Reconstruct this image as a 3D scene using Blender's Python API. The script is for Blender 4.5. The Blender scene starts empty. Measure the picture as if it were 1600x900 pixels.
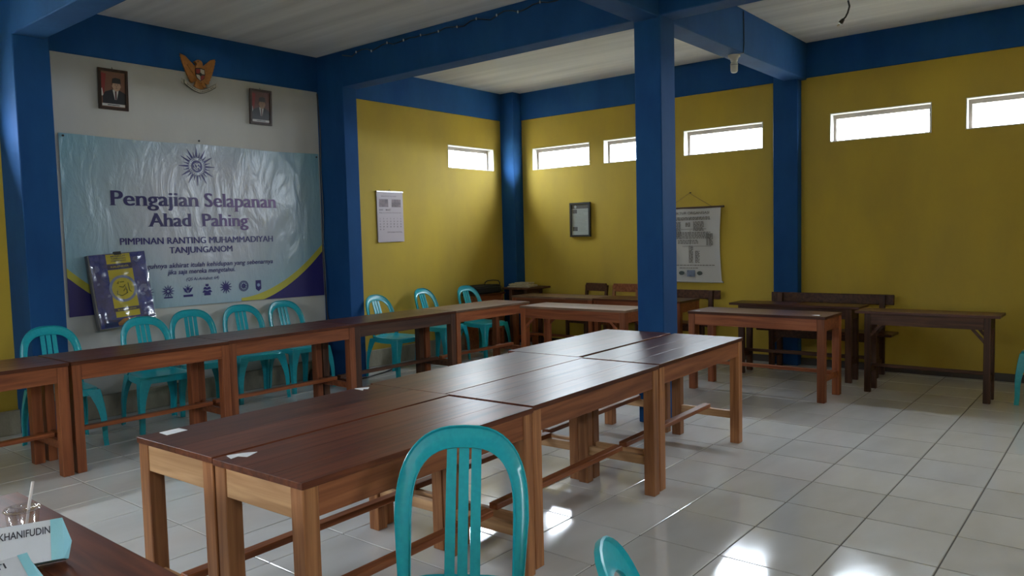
import bpy, bmesh, math, random
from mathutils import Vector, Matrix
random.seed(7)
R = math.radians
scene = bpy.context.scene
COL = scene.collection

# ------------------------------------------------------------------ camera
HCAM = 1.436
def camera_axes(yaw, pitch, roll):
    f = Vector((math.cos(pitch)*math.sin(yaw), math.cos(pitch)*math.cos(yaw), math.sin(pitch)))
    rt = Vector((math.cos(yaw), -math.sin(yaw), 0)); up = rt.cross(f)
    return (math.cos(roll)*rt+math.sin(roll)*up, -math.sin(roll)*rt+math.cos(roll)*up, f)
FPX = 1199.44
CR, CU, CF = camera_axes(R(50.61978), R(-3.75638), R(-1.42642))
cam_data = bpy.data.cameras.new('camera'); cam = bpy.data.objects.new('camera', cam_data); COL.objects.link(cam)
m = Matrix.Identity(4)
for i in range(3):
    m[i][0], m[i][1], m[i][2] = CR[i], CU[i], -CF[i]
m[2][3] = HCAM
cam.matrix_world = m
cam_data.sensor_width = 36; cam_data.lens = FPX*36/1600; cam_data.clip_start = .02; cam_data.clip_end = 300
scene.camera = cam
def project(x, y, z):
    d = Vector((x, y, z-HCAM)); c = d.dot(CF)
    return (800+FPX*d.dot(CR)/c, 450-FPX*d.dot(CU)/c, c)

# ------------------------------------------------------------------ daylight and exposure
SKY = (0.78, 0.87, 1.0)
SKY_STRENGTH = 168.0
world = bpy.data.worlds.new('overcast_sky'); scene.world = world; world.use_nodes = True
bgn = world.node_tree.nodes['Background']
bgn.inputs[0].default_value = (*SKY, 1)
# standard overcast sky: zenith three times as bright as the horizon
wnt = world.node_tree
wtc = wnt.nodes.new('ShaderNodeTexCoord'); wsp = wnt.nodes.new('ShaderNodeSeparateXYZ')
wmx = wnt.nodes.new('ShaderNodeMath'); wmx.operation = 'MAXIMUM'; wmx.inputs[1].default_value = 0
wma = wnt.nodes.new('ShaderNodeMath'); wma.operation = 'MULTIPLY_ADD'; wma.inputs[1].default_value = SKY_STRENGTH*2/3; wma.inputs[2].default_value = SKY_STRENGTH/3
wnt.links.new(wtc.outputs['Generated'], wsp.inputs[0]); wnt.links.new(wsp.outputs['Z'], wmx.inputs[0])
wnt.links.new(wmx.outputs[0], wma.inputs[0]); wnt.links.new(wma.outputs[0], bgn.inputs[1])
vs = scene.view_settings
vs.view_transform = 'Standard'; vs.look = 'None'; vs.gamma = 1; vs.use_curve_mapping = False
vs.exposure = 0.0
scene.cycles.use_denoising = True
scene.cycles.max_bounces = 12; scene.cycles.diffuse_bounces = 5; scene.cycles.transparent_max_bounces = 8
scene.cycles.sample_clamp_indirect = 6

# room extents
X0, X1, Y0, Y1, ZC = -1.3, 8.28, -1.5, 6.79, 3.38
WT = .14   # wall thickness
ZB = 3.02  # underside of the beams

# ------------------------------------------------------------------ helpers
class MB:
    def __init__(s): s.v = []; s.f = []; s.m = []
    def add(s, vs_, fs, mi=0):
        o = len(s.v); s.v += [tuple(v) for v in vs_]; s.f += [tuple(i+o for i in f) for f in fs]; s.m += [mi]*len(fs)
        return s
    def box(s, x0, x1, y0, y1, z0, z1, c=0):
        if c <= 0:
            v = [(x, y, z) for z in (z0, z1) for y in (y0, y1) for x in (x0, x1)]
            return s.add(v, [(0,2,3,1),(4,5,7,6),(0,1,5,4),(2,6,7,3),(0,4,6,2),(1,3,7,5)])
        # chamfered box: 24 verts
        bm = bmesh.new()
        vv = [bm.verts.new((x, y, z)) for z in (z0, z1) for y in (y0, y1) for x in (x0, x1)]
        for f in [(0,2,3,1),(4,5,7,6),(0,1,5,4),(2,6,7,3),(0,4,6,2),(1,3,7,5)]: bm.faces.new([vv[i] for i in f])
        bmesh.ops.bevel(bm, geom=bm.edges[:], offset=c, segments=1, affect='EDGES')
        bm.verts.index_update()
        s.add([v.co[:] for v in bm.verts], [[v.index for v in f.verts] for f in bm.faces]); bm.free()
        return s
    def prism(s, pts, off):
        """front polygon pts (3D), extruded by vector off"""
        n = len(pts); off = Vector(off)
        v = [Vector(p) for p in pts]; v2 = [p+off for p in v]
        fs = [tuple(range(n)), tuple(range(2*n-1, n-1, -1))]+[(i, i+n, (i+1) % n+n, (i+1) % n) for i in range(n)]
        return s.add(v+v2, fs)
    def tube(s, path, r, n=8, cap=True):
        path = [Vector(p) for p in path]; rings = []; prev = None
        for i, p in enumerate(path):
            t = (path[min(i+1, len(path)-1)]-path[max(i-1, 0)]).normalized()
            if prev is None:
                a = Vector((0, 0, 1)) if abs(t.z) < .9 else Vector((1, 0, 0))
                u = t.cross(a).normalized()
            else:
                u = (prev-t*prev.dot(t)).normalized()
            prev = u; w = t.cross(u)
            rr = r[i] if isinstance(r, (list, tuple)) else r
            rings.append([p+(u*math.cos(2*math.pi*k/n)+w*math.sin(2*math.pi*k/n))*rr for k in range(n)])
        return s.loft(rings, cap)
    def loft(s, rings, cap=True, closed=True):
        n = len(rings[0]); v = [p for rg in rings for p in rg]; fs = []
        for i in range(len(rings)-1):
            for k in range(n if closed else n-1):
                fs.append((i*n+k, i*n+(k+1) % n, (i+1)*n+(k+1) % n, (i+1)*n+k))
        if cap and closed:
            fs.append(tuple(range(n-1, -1, -1))); fs.append(tuple(range((len(rings)-1)*n, len(rings)*n)))
        return s.add(v, fs)
    def lathe(s, prof, n=20, c=(0, 0, 0)):
        rings = [[(c[0]+r*math.cos(2*math.pi*k/n), c[1]+r*math.sin(2*math.pi*k/n), c[2]+z) for k in range(n)] for r, z in prof]
        return s.loft(rings, False)
    def mesh(s, name, mats, smooth=False):
        me = bpy.data.meshes.new(name); me.from_pydata([tuple(v) for v in s.v], [], s.f)
        bm = bmesh.new(); bm.from_mesh(me); bmesh.ops.recalc_face_normals(bm, faces=bm.faces[:]); bm.to_mesh(me); bm.free()
        for m_ in (mats if isinstance(mats, (list, tuple)) else [mats]): me.materials.append(m_)
        if any(s.m):
            for p, i in zip(me.polygons, s.m): p.material_index = i
        if smooth:
            me.polygons.foreach_set('use_smooth', [True]*len(me.polygons))
            try: me.set_sharp_from_angle(angle=R(smooth if smooth is not True else 40))
            except Exception: pass
        me.update(); return me
    def build(s, name, mats, parent=None, smooth=False):
        return link(name, s.mesh(name, mats, smooth), parent)
def link(name, data, parent=None):
    o = bpy.data.objects.new(name, data); COL.objects.link(o)
    if parent is not None: o.parent = parent
    return o
def tag(o, label=None, cat=None, group=None, kind=None):
    if label: o['label'] = label
    if cat: o['category'] = cat
    if group: o['group'] = group
    if kind: o['kind'] = kind
    return o
def thing(name, label, cat, loc=(0, 0, 0), rz=0, group=None):
    o = link(name, None); o.location = loc; o.rotation_euler = (0, 0, rz); o.empty_display_size = .1
    return tag(o, label, cat, group)
def struct(name, mb, mats, parent=None, label=None):
    o = mb.build(name, mats, parent)
    if parent is None: o['kind'] = 'structure'
    if label: o['label'] = label
    return o
def copy_tree(o, parent=None):
    c = o.copy(); COL.objects.link(c); c.parent = parent
    for ch in list(o.children): copy_tree(ch, c)
    return c

# ------------------------------------------------------------------ materials
MATS = {}
def nodes_of(name):
    mt = bpy.data.materials.new(name); mt.use_nodes = True
    return mt, mt.node_tree, mt.node_tree.nodes['Principled BSDF']
def plain(name, col, rough=.6, metal=0, spec=.5, noise=0, nscale=6, bump=0, coat=0):
    if name in MATS: return MATS[name]
    mt, nt, b = nodes_of(name)
    b.inputs['Base Color'].default_value = (*col, 1); b.inputs['Roughness'].default_value = rough
    b.inputs['Metallic'].default_value = metal; b.inputs['Specular IOR Level'].default_value = spec
    b.inputs['Coat Weight'].default_value = coat
    if noise or bump:
        tc = nt.nodes.new('ShaderNodeTexCoord'); nz = nt.nodes.new('ShaderNodeTexNoise')
        nz.inputs['Scale'].default_value = nscale; nz.inputs['Detail'].default_value = 6; nz.inputs['Roughness'].default_value = .65
        nt.links.new(tc.outputs['Object'], nz.inputs['Vector'])
        if noise:
            r = nt.nodes.new('ShaderNodeValToRGB')
            r.color_ramp.elements[0].position = .3; r.color_ramp.elements[1].position = .7
            r.color_ramp.elements[0].color = (*[c*(1-noise) for c in col], 1)
            r.color_ramp.elements[1].color = (*[min(1, c*(1+noise*.6)) for c in col], 1)
            nt.links.new(nz.outputs['Fac'], r.inputs[0]); nt.links.new(r.outputs[0], b.inputs['Base Color'])
        if bump:
            bp = nt.nodes.new('ShaderNodeBump'); bp.inputs['Strength'].default_value = bump; bp.inputs['Distance'].default_value = .01
            nt.links.new(nz.outputs['Fac'], bp.inputs['Height']); nt.links.new(bp.outputs[0], b.inputs['Normal'])
    MATS[name] = mt; return mt
def wood(name, dark, light, rough=.35, axis=0, vary=.35, bump=.12, worn=0):
    if name in MATS: return MATS[name]
    mt, nt, b = nodes_of(name); L = nt.links; b.inputs['Specular IOR Level'].default_value = .32
    tc = nt.nodes.new('ShaderNodeTexCoord'); oi = nt.nodes.new('ShaderNodeObjectInfo')
    mul = nt.nodes.new('ShaderNodeMath'); mul.operation = 'MULTIPLY'; mul.inputs[1].default_value = 37
    L.new(oi.outputs['Random'], mul.inputs[0])
    ad = nt.nodes.new('ShaderNodeVectorMath'); ad.operation = 'ADD'
    L.new(tc.outputs['Object'], ad.inputs[0]); L.new(mul.outputs[0], ad.inputs[1])
    mp = nt.nodes.new('ShaderNodeMapping'); sc = [22, 22, 22]; sc[axis] = 1.3; mp.inputs['Scale'].default_value = sc
    L.new(ad.outputs[0], mp.inputs[0])
    nz = nt.nodes.new('ShaderNodeTexNoise'); nz.inputs['Scale'].default_value = 1.6; nz.inputs['Detail'].default_value = 5; nz.inputs['Distortion'].default_value = .6
    L.new(mp.outputs[0], nz.inputs['Vector'])
    rp = nt.nodes.new('ShaderNodeValToRGB'); rp.color_ramp.elements[0].position = .32; rp.color_ramp.elements[1].position = .68
    rp.color_ramp.elements[0].color = (*dark, 1); rp.color_ramp.elements[1].color = (*light, 1)
    L.new(nz.outputs['Fac'], rp.inputs[0])
    hsv = nt.nodes.new('ShaderNodeHueSaturation')
    mr = nt.nodes.new('ShaderNodeMapRange'); mr.inputs['To Min'].default_value = 1-vary; mr.inputs['To Max'].default_value = 1+vary
    L.new(oi.outputs['Random'], mr.inputs[0]); L.new(mr.outputs[0], hsv.inputs['Value']); L.new(rp.outputs[0], hsv.inputs['Color'])
    out = hsv.outputs[0]
    n2 = nt.nodes.new('ShaderNodeTexNoise'); n2.inputs['Scale'].default_value = 3.5; n2.inputs['Detail'].default_value = 4
    L.new(ad.outputs[0], n2.inputs['Vector'])
    if worn:
        r2 = nt.nodes.new('ShaderNodeValToRGB'); r2.color_ramp.elements[0].position = .52; r2.color_ramp.elements[1].position = .75
        r2.color_ramp.elements[0].color = (0, 0, 0, 1); r2.color_ramp.elements[1].color = (worn, worn, worn, 1)
        L.new(n2.outputs['Fac'], r2.inputs[0])
        mx = nt.nodes.new('ShaderNodeMixRGB'); mx.inputs[2].default_value = (*[min(1, c*1.5+.03) for c in light], 1)
        L.new(r2.outputs[0], mx.inputs[0]); L.new(out, mx.inputs[1]); out = mx.outputs[0]
    L.new(out, b.inputs['Base Color'])
    rr = nt.nodes.new('ShaderNodeMapRange'); rr.inputs['To Min'].default_value = rough-.03; rr.inputs['To Max'].default_value = rough+.05
    L.new(n2.outputs['Fac'], rr.inputs[0]); L.new(rr.outputs[0], b.inputs['Roughness'])
    bp = nt.nodes.new('ShaderNodeBump'); bp.inputs['Strength'].default_value = bump; bp.inputs['Distance'].default_value = .004
    L.new(nz.outputs['Fac'], bp.inputs['Height']); L.new(bp.outputs[0], b.inputs['Normal'])
    MATS[name] = mt; return mt
def painted(name, col, col2, scale=1.2, rough=.7, bump=.15, amount=1.0):
    """wall paint with blotches, streaks and small relief"""
    mt, nt, b = nodes_of(name); L = nt.links
    tc = nt.nodes.new('ShaderNodeTexCoord')
    n1 = nt.nodes.new('ShaderNodeTexNoise'); n1.inputs['Scale'].default_value = scale; n1.inputs['Detail'].default_value = 8; n1.inputs['Roughness'].default_value = .6
    mp = nt.nodes.new('ShaderNodeMapping'); mp.inputs['Scale'].default_value = (1, 1, .45)
    L.new(tc.outputs['Object'], mp.inputs[0]); L.new(mp.outputs[0], n1.inputs['Vector'])
    rp = nt.nodes.new('ShaderNodeValToRGB'); rp.color_ramp.elements[0].position = .35; rp.color_ramp.elements[1].position = .72
    rp.color_ramp.elements[0].color = (*col, 1); rp.color_ramp.elements[1].color = (*[a+(c-a)*amount for a, c in zip(col, col2)], 1)
    L.new(n1.outputs['Fac'], rp.inputs[0]); L.new(rp.outputs[0], b.inputs['Base Color'])
    b.inputs['Roughness'].default_value = rough; b.inputs['Specular IOR Level'].default_value = .25
    n2 = nt.nodes.new('ShaderNodeTexNoise'); n2.inputs['Scale'].default_value = 14; n2.inputs['Detail'].default_value = 9; n2.inputs['Roughness'].default_value = .7
    L.new(tc.outputs['Object'], n2.inputs['Vector'])
    bp = nt.nodes.new('ShaderNodeBump'); bp.inputs['Strength'].default_value = bump; bp.inputs['Distance'].default_value = .01
    L.new(n2.outputs['Fac'], bp.inputs['Height']); L.new(bp.outputs[0], b.inputs['Normal'])
    MATS[name] = mt; return mt

M_yellow = painted('yellow_paint', (.53, .375, .045), (.40, .285, .055))
M_white = painted('white_paint', (.58, .57, .53), (.50, .49, .45))
M_blue = painted('blue_paint', (.003, .048, .165), (.009, .075, .22), 2.2, .8)
M_plinth = painted('stained_plinth', (.40, .37, .28), (.10, .085, .065), 2.6, .85, .5)
M_reveal = plain('window_reveal_plaster', (.8, .8, .76), .8)
M_winframe = plain('dark_window_wood', (.24, .20, .17), .6)

def ceiling_mat():
    mt, nt, b = nodes_of('board_marked_concrete'); L = nt.links
    tc = nt.nodes.new('ShaderNodeTexCoord'); mp = nt.nodes.new('ShaderNodeMapping'); mp.inputs['Scale'].default_value = (5.0, .22, 1)
    L.new(tc.outputs['Object'], mp.inputs[0])
    nz = nt.nodes.new('ShaderNodeTexNoise'); nz.inputs['Scale'].default_value = 1.4; nz.inputs['Detail'].default_value = 6
    L.new(mp.outputs[0], nz.inputs['Vector'])
    wv = nt.nodes.new('ShaderNodeTexWave'); wv.bands_direction = 'X'; wv.wave_profile = 'SAW'; wv.inputs['Scale'].default_value = 1.6; wv.inputs['Distortion'].default_value = .25; wv.inputs['Detail Scale'].default_value = .3
    L.new(tc.outputs['Object'], wv.inputs['Vector'])
    rp = nt.nodes.new('ShaderNodeValToRGB'); rp.color_ramp.elements[0].position = .3; rp.color_ramp.elements[1].position = .7
    rp.color_ramp.elements[0].color = (.60, .59, .58, 1); rp.color_ramp.elements[1].color = (.82, .81, .79, 1)
    L.new(nz.outputs['Fac'], rp.inputs[0]); L.new(rp.outputs[0], b.inputs['Base Color'])
    b.inputs['Roughness'].default_value = .85
    ad = nt.nodes.new('ShaderNodeMath'); ad.operation = 'ADD'; L.new(wv.outputs['Fac'], ad.inputs[0]); L.new(nz.outputs['Fac'], ad.inputs[1])
    bp = nt.nodes.new('ShaderNodeBump'); bp.inputs['Strength'].default_value = .35; bp.inputs['Distance'].default_value = .012
    L.new(ad.outputs[0], bp.inputs['Height']); L.new(bp.outputs[0], b.inputs['Normal'])
    return mt
M_ceil = ceiling_mat()

def tile_mat():
    mt, nt, b = nodes_of('glazed_cream_tile'); L = nt.links
    tc = nt.nodes.new('ShaderNodeTexCoord'); oi = nt.nodes.new('ShaderNodeObjectInfo')
    geo = nt.nodes.new('ShaderNodeNewGeometry')
    nz = nt.nodes.new('ShaderNodeTexNoise'); nz.inputs['Scale'].default_value = 2.2; nz.inputs['Detail'].default_value = 5; nz.inputs['Distortion'].default_value = .2
    mp = nt.nodes.new('ShaderNodeMapping'); mp.inputs['Scale'].default_value = (1, 2.4, 1); mp.inputs['Rotation'].default_value = (0, 0, .5)
    L.new(geo.outputs['Position'], mp.inputs[0]); L.new(mp.outputs[0], nz.inputs['Vector'])
    rp = nt.nodes.new('ShaderNodeValToRGB'); rp.color_ramp.elements[0].position = .3; rp.color_ramp.elements[1].position = .7
    rp.color_ramp.elements[0].color = (.575, .555, .53, 1); rp.color_ramp.elements[1].color = (.64, .63, .615, 1)
    L.new(nz.outputs['Fac'], rp.inputs[0])
    hsv = nt.nodes.new('ShaderNodeHueSaturation'); mr = nt.nodes.new('ShaderNodeMapRange'); mr.inputs['To Min'].default_value = .95; mr.inputs['To Max'].default_value = 1.05
    L.new(oi.outputs['Random'], mr.inputs[0]); L.new(mr.outputs[0], hsv.inputs['Value']); L.new(rp.outputs[0], hsv.inputs['Color'])
    L.new(hsv.outputs[0], b.inputs['Base Color'])
    n2 = nt.nodes.new('ShaderNodeTexNoise'); n2.inputs['Scale'].default_value = 5; n2.inputs['Detail'].default_value = 6
    L.new(geo.outputs['Position'], n2.inputs['Vector'])
    r2 = nt.nodes.new('ShaderNodeMapRange'); r2.inputs['From Min'].default_value = .3; r2.inputs['From Max'].default_value = .7; r2.inputs['To Min'].default_value = .06; r2.inputs['To Max'].default_value = .13
    L.new(n2.outputs['Fac'], r2.inputs[0]); L.new(r2.outputs[0], b.inputs['Roughness'])
    b.inputs['Specular IOR Level'].default_value = .6
    bp = nt.nodes.new('ShaderNodeBump'); bp.inputs['Strength'].default_value = .04; bp.inputs['Distance'].default_value = .004
    L.new(n2.outputs['Fac'], bp.inputs['Height']); L.new(bp.outputs[0], b.inputs['Normal'])
    return mt
M_tile = tile_mat()
M_grout = plain('dark_grout', (.07, .06, .05), .9)

def glass_mat():
    mt = bpy.data.materials.new('clear_window_glass'); mt.use_nodes = True; nt = mt.node_tree; nt.nodes.clear()
    o = nt.nodes.new('ShaderNodeOutputMaterial'); t = nt.nodes.new('ShaderNodeBsdfTransparent'); g = nt.nodes.new('ShaderNodeBsdfGlossy'); x = nt.nodes.new('ShaderNodeMixShader')
    t.inputs[0].default_value = (.97, .98, .97, 1); g.inputs['Roughness'].default_value = .02; x.inputs[0].default_value = .06
    nt.links.new(t.outputs[0], x.inputs[1]); nt.links.new(g.outputs[0], x.inputs[2]); nt.links.new(x.outputs[0], o.inputs[0])
    return mt
M_glass = glass_mat()
def film_mat(name, tint, fac):
    mt = bpy.data.materials.new(name); mt.use_nodes = True; nt = mt.node_tree; nt.nodes.clear()
    o = nt.nodes.new('ShaderNodeOutputMaterial'); t = nt.nodes.new('ShaderNodeBsdfTransparent'); g = nt.nodes.new('ShaderNodeBsdfGlossy'); x = nt.nodes.new('ShaderNodeMixShader')
    t.inputs[0].default_value = (*tint, 1); g.inputs['Roughness'].default_value = .12; x.inputs[0].default_value = fac
    nt.links.new(t.outputs[0], x.inputs[1]); nt.links.new(g.outputs[0], x.inputs[2]); nt.links.new(x.outputs[0], o.inputs[0])
    return mt

# ------------------------------------------------------------------ walls with window openings
Z0W, Z1W = 2.335, 2.625
win_back = [(5.463, 6.38), (4.335, 5.252), (3.212, 4.154), (1.573, 2.507), (.345, 1.287), (-.95, -.02)]
win_left = [(7.065, 7.945), (.62, 1.88), (-.75, .50)]
win_right = [(1.2, 2.15), (-.6, .35)]
win_front = [(4.3, 5.25)]
added_low_front = (2.55, 3.1, .95, 1.45)   # unseen eye level window, added behind the camera to brighten near table ends
def wall(name, axis, face, outside, u0, u1, holes, slot_at=None, mats=(M_yellow,)):
    """vertical wall in plane axis=face, thickness towards outside (+1/-1); holes (u0,u1,z0,z1)"""
    us = sorted({u0, u1, *[h[0] for h in holes], *[h[1] for h in holes], *([s for s in slot_at[:2]] if slot_at else [])})
    zs = sorted({0.0, ZC, *[h[2] for h in holes], *[h[3] for h in holes]})
    mb = MB()
    P = (lambda u, d, z: (face+outside*d, u, z)) if axis == 'x' else (lambda u, d, z: (u, face+outside*d, z))
    def solid(i, j):
        if i < 0 or j < 0 or i >= len(us)-1 or j >= len(zs)-1: return None
        cu, cz = (us[i]+us[i+1])/2, (zs[j]+zs[j+1])/2
        return not any(h[0] < cu < h[1] and h[2] < cz < h[3] for h in holes)
    for i in range(len(us)-1):
        for j in range(len(zs)-1):
            if not solid(i, j): continue
            a, b_, c, d = us[i], us[i+1], zs[j], zs[j+1]
            mi = 1 if slot_at and slot_at[0] <= (a+b_)/2 <= slot_at[1] else 0
            mb.add([P(a, 0, c), P(b_, 0, c), P(b_, 0, d), P(a, 0, d)], [(0, 1, 2, 3)], mi)
            mb.add([P(a, WT, c), P(b_, WT, c), P(b_, WT, d), P(a, WT, d)], [(3, 2, 1, 0)], 0)
            for (di, dj, e) in ((-1, 0, [(a, c), (a, d)]), (1, 0, [(b_, c), (b_, d)]), (0, -1, [(a, c), (b_, c)]), (0, 1, [(a, d), (b_, d)])):
                if solid(i+di, j+dj) is not True:
                    (p, q), (r_, s_) = e
                    mb.add([P(p, 0, q), P(r_, 0, s_), P(r_, WT, s_), P(p, WT, q)], [(0, 1, 2, 3)], 0)
    return struct(name, mb, list(mats))
wn = 0
def window(axis, face, outside, a, b_, Z0W=Z0W, Z1W=Z1W):
    global wn; wn += 1
    root = link('window_%d' % wn, None); root['kind'] = 'structure'
    Bx = (lambda mb, d0, d1, u0, u1, z0, z1: mb.box(*sorted((face+outside*d0, face+outside*d1)), u0, u1, z0, z1)) if axis == 'x' else \
         (lambda mb, d0, d1, u0, u1, z0, z1: mb.box(u0, u1, *sorted((face+outside*d0, face+outside*d1)), z0, z1))
    t = .008
    for (u0, u1, z0, z1) in ((a, a+t, Z0W, Z1W), (b_-t, b_, Z0W, Z1W), (a+t, b_-t, Z0W, Z0W+t), (a+t, b_-t, Z1W-t, Z1W)):
        mb = MB(); Bx(mb, -.004, WT, u0, u1, z0, z1); mb.build('reveal', M_reveal, root)
    w = .03; a2, b2, z2, z3 = a+t, b_-t, Z0W+t, Z1W-t
    fr = MB()
    for (u0, u1, z0, z1) in ((a2, a2+w, z2, z3), (b2-w, b2, z2, z3), (a2+w, b2-w, z2, z2+.012), (a2+w, b2-w, z3-.042, z3)):
        Bx(fr, WT-.05, WT-.01, u0, u1, z0, z1)
    fr.build('window_frame', M_winframe, root)
    gl = MB(); Bx(gl, WT-.033, WT-.029, a2+w, b2-w, z2+.012, z3-.042); gl.build('pane', M_glass, root)
    # daylight portal in the opening (guides sampling of the sky, adds no light)
    portal(axis, face+outside*(WT-.06), outside, a, b_, Z0W, Z1W)
    return root
def portal(axis, at, outside, a, b_, z0, z1):
    l = bpy.data.lights.new('window_daylight', 'AREA'); l.shape = 'RECTANGLE'; l.size = b_-a; l.size_y = z1-z0
    o = link('window_daylight', l)
    zc, uc = (z0+z1)/2, (a+b_)/2
    n = Vector((-outside, 0, 0)) if axis == 'x' else Vector((0, -outside, 0))
    o.location = (at, uc, zc) if axis == 'x' else (uc, at, zc)
    o.rotation_euler = n.to_track_quat('-Z', 'Y').to_euler()
    l.cycles.is_portal = True
H = lambda ws: [(a, b_, Z0W, Z1W) for a, b_ in ws]
wall('wall_left', 'y', Y1, 1, X0-WT, X1+WT, H(win_left), (2.25, 5.18), (M_yellow, M_white))
wall('wall_back', 'x', X1, 1, Y0, Y1, H(win_back))
wall('wall_right', 'y', Y0, -1, X0-WT, X1+WT, H(win_right))
wall('wall_front', 'x', X0, -1, Y0, Y1, H(win_front)+[added_low_front])
for a, b_ in win_left: window('y', Y1, 1, a, b_)
for a, b_ in win_back: window('x', X1, 1, a, b_)
for a, b_ in win_right: window('y', Y0, -1, a, b_)
window('x', X0, -1, *added_low_front)
for a, b_ in win_front: window('x', X0, -1, a, b_)
struct('ceiling', MB().box(X0-WT, X1+WT, Y0-WT, Y1+WT, ZC, ZC+.12), M_ceil)
tag(struct('ground_outside', MB().box(-60, 60, -60, 60, -.6, -.45), plain('outdoor_earth', (.30, .28, .22), .95)), 'pale earth ground around the hall')

# columns and beams
def blue(name, *bx, label=None, c=.006): return struct(name, MB().box(*bx, c), M_blue, None, label)
blue('column', 5.10, 5.32, 2.735, 2.955, .0, ZC, label='free standing blue square column in the middle of the hall')
blue('column', 5.095, 5.275, 6.36, Y1+.02, .0, ZC, label='deep blue column between banner wall and yellow wall')
blue('column', 2.13, 2.38, 6.41, Y1+.02, .0, ZC, label='blue column at the left edge beside the banner')
blue('column', 8.10, X1+.02, 6.56, Y1+.02, .0, ZC, label='narrow blue column in the far corner')
blue('column', 8.17, X1+.02, 2.80, 3.06, .0, ZC, label='blue column against the back wall below the lamp beam')
blue('beam', 5.10, 5.30, Y0, 6.37, ZB, ZC+.02, label='blue ceiling beam from the left wall column over the free standing column')
blue('beam', 2.13, 2.35, Y0, 6.42, ZB-.01, ZC+.02, label='blue ceiling beam over the left edge column')
blue('beam', 5.29, X1+.02, 2.745, 2.95, ZB-.015, ZC+.02, label='blue ceiling beam carrying the bulb, running to the back wall')
blue('beam', X0, 5.11, 2.745, 2.95, ZB-.015, ZC+.02, label='blue ceiling beam from the free standing column towards the viewer')
blue('beam', X0, X1+.02, Y1-.012, Y1+.03, ZB, ZC+.02, label='blue painted beam along the top of the left wall')
blue('beam', X1-.012, X1+.03, Y0, Y1, ZB, ZC+.02, label='blue painted beam along the top of the back wall')
struct('baseboard_left', MB().box(X0, 8.1, Y1-.035, Y1, 0, .19, .006), M_plinth)
struct('baseboard_back', MB().box(X1-.012, X1, Y0, 6.56, .0, .075, .003), plain('dark_brown_skirting', (.045, .035, .03), .4))
for nm, bx in (('baseboard_right', (X0, X1, Y0, Y0+.012, 0, .075)), ('baseboard_front', (X0, X0+.012, Y0, Y1-.04, 0, .075))):
    struct(nm, MB().box(*bx, .003), MATS['dark_brown_skirting'])

# ------------------------------------------------------------------ floor: slab of grout with single tiles
floor = struct('floor', MB().box(X0-WT, X1+WT, Y0-WT, Y1+WT, -.1, -.004), M_grout)
TX, TY, GX, GY = .418, .397, 3.566, 1.826
G = .0055
tile_mesh = MB().box(-TX/2+G/2, TX/2-G/2, -TY/2+G/2, TY/2-G/2, -.012, 0, .0028).mesh('tile', M_tile)
cells = []
i0, i1 = math.floor((X0-GX)/TX), math.ceil((X1-GX)/TX); j0, j1 = math.floor((Y0-GY)/TY), math.ceil((Y1-GY)/TY)
for i in range(i0, i1):
    for j in range(j0, j1):
        cx, cy = GX+(i+.5)*TX, GY+(j+.5)*TY
        whole = cx-TX/2 >= X0 and cx+TX/2 <= X1 and cy-TY/2 >= Y0 and cy+TY/2 <= Y1
        px, py, c = project(cx, cy, 0)
        vis = whole and c > .3 and -60 < px < 1660 and py < 960
        cells.append((0 if vis else 1, math.hypot(cx, cy), cx, cy))
cells.sort()
rest = MB()
for n, (hid, d, cx, cy) in enumerate(cells):
    if not hid and n < 300:
        t = link('tile', tile_mesh, floor); t.location = (cx, cy, 0)
        t.rotation_euler = (random.uniform(-.0012, .0012), random.uniform(-.0012, .0012), 0)
    else:
        a, b_, c, e = max(cx-TX/2+G/2, X0), min(cx+TX/2-G/2, X1), max(cy-TY/2+G/2, Y0), min(cy+TY/2-G/2, Y1)
        if b_-a > .01 and e-c > .01: rest.box(a, b_, c, e, -.012, 0, .0028)
o = rest.build('tile_field', M_tile, floor); o['kind'] = 'stuff'

# ------------------------------------------------------------------ wooden tables
W_top = wood('varnished_brown_tabletop', (.055, .013, .006), (.14, .040, .017), .33, 0, .30, .08, .12)
W_topdark = wood('dark_red_tabletop', (.040, .011, .006), (.10, .030, .014), .30, 0, .25, .08, .1)
W_rail = wood('orange_brown_rail', (.17, .050, .018), (.33, .115, .045), .45, 0, .22)
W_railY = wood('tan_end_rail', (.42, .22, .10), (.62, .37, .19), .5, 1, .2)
W_leg = wood('orange_brown_leg', (.20, .073, .027), (.40, .175, .072), .45, 2, .25)
W_redrail = wood('red_brown_rail', (.17, .045, .016), (.32, .100, .036), .42, 0, .2)
W_redleg = wood('red_brown_leg', (.17, .045, .016), (.31, .098, .036), .42, 2, .2)
W_old = wood('old_dark_rail', (.045, .018, .010), (.11, .045, .022), .5, 0, .25)
W_oldleg = wood('old_dark_leg', (.045, .018, .010), (.11, .045, .022), .5, 2, .25)
W_dusty = wood('dusty_tabletop', (.11, .062, .038), (.23, .14, .09), .34, 0, .2, .08, .4)
TL, TW, TH = 1.2, .48, .72
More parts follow.
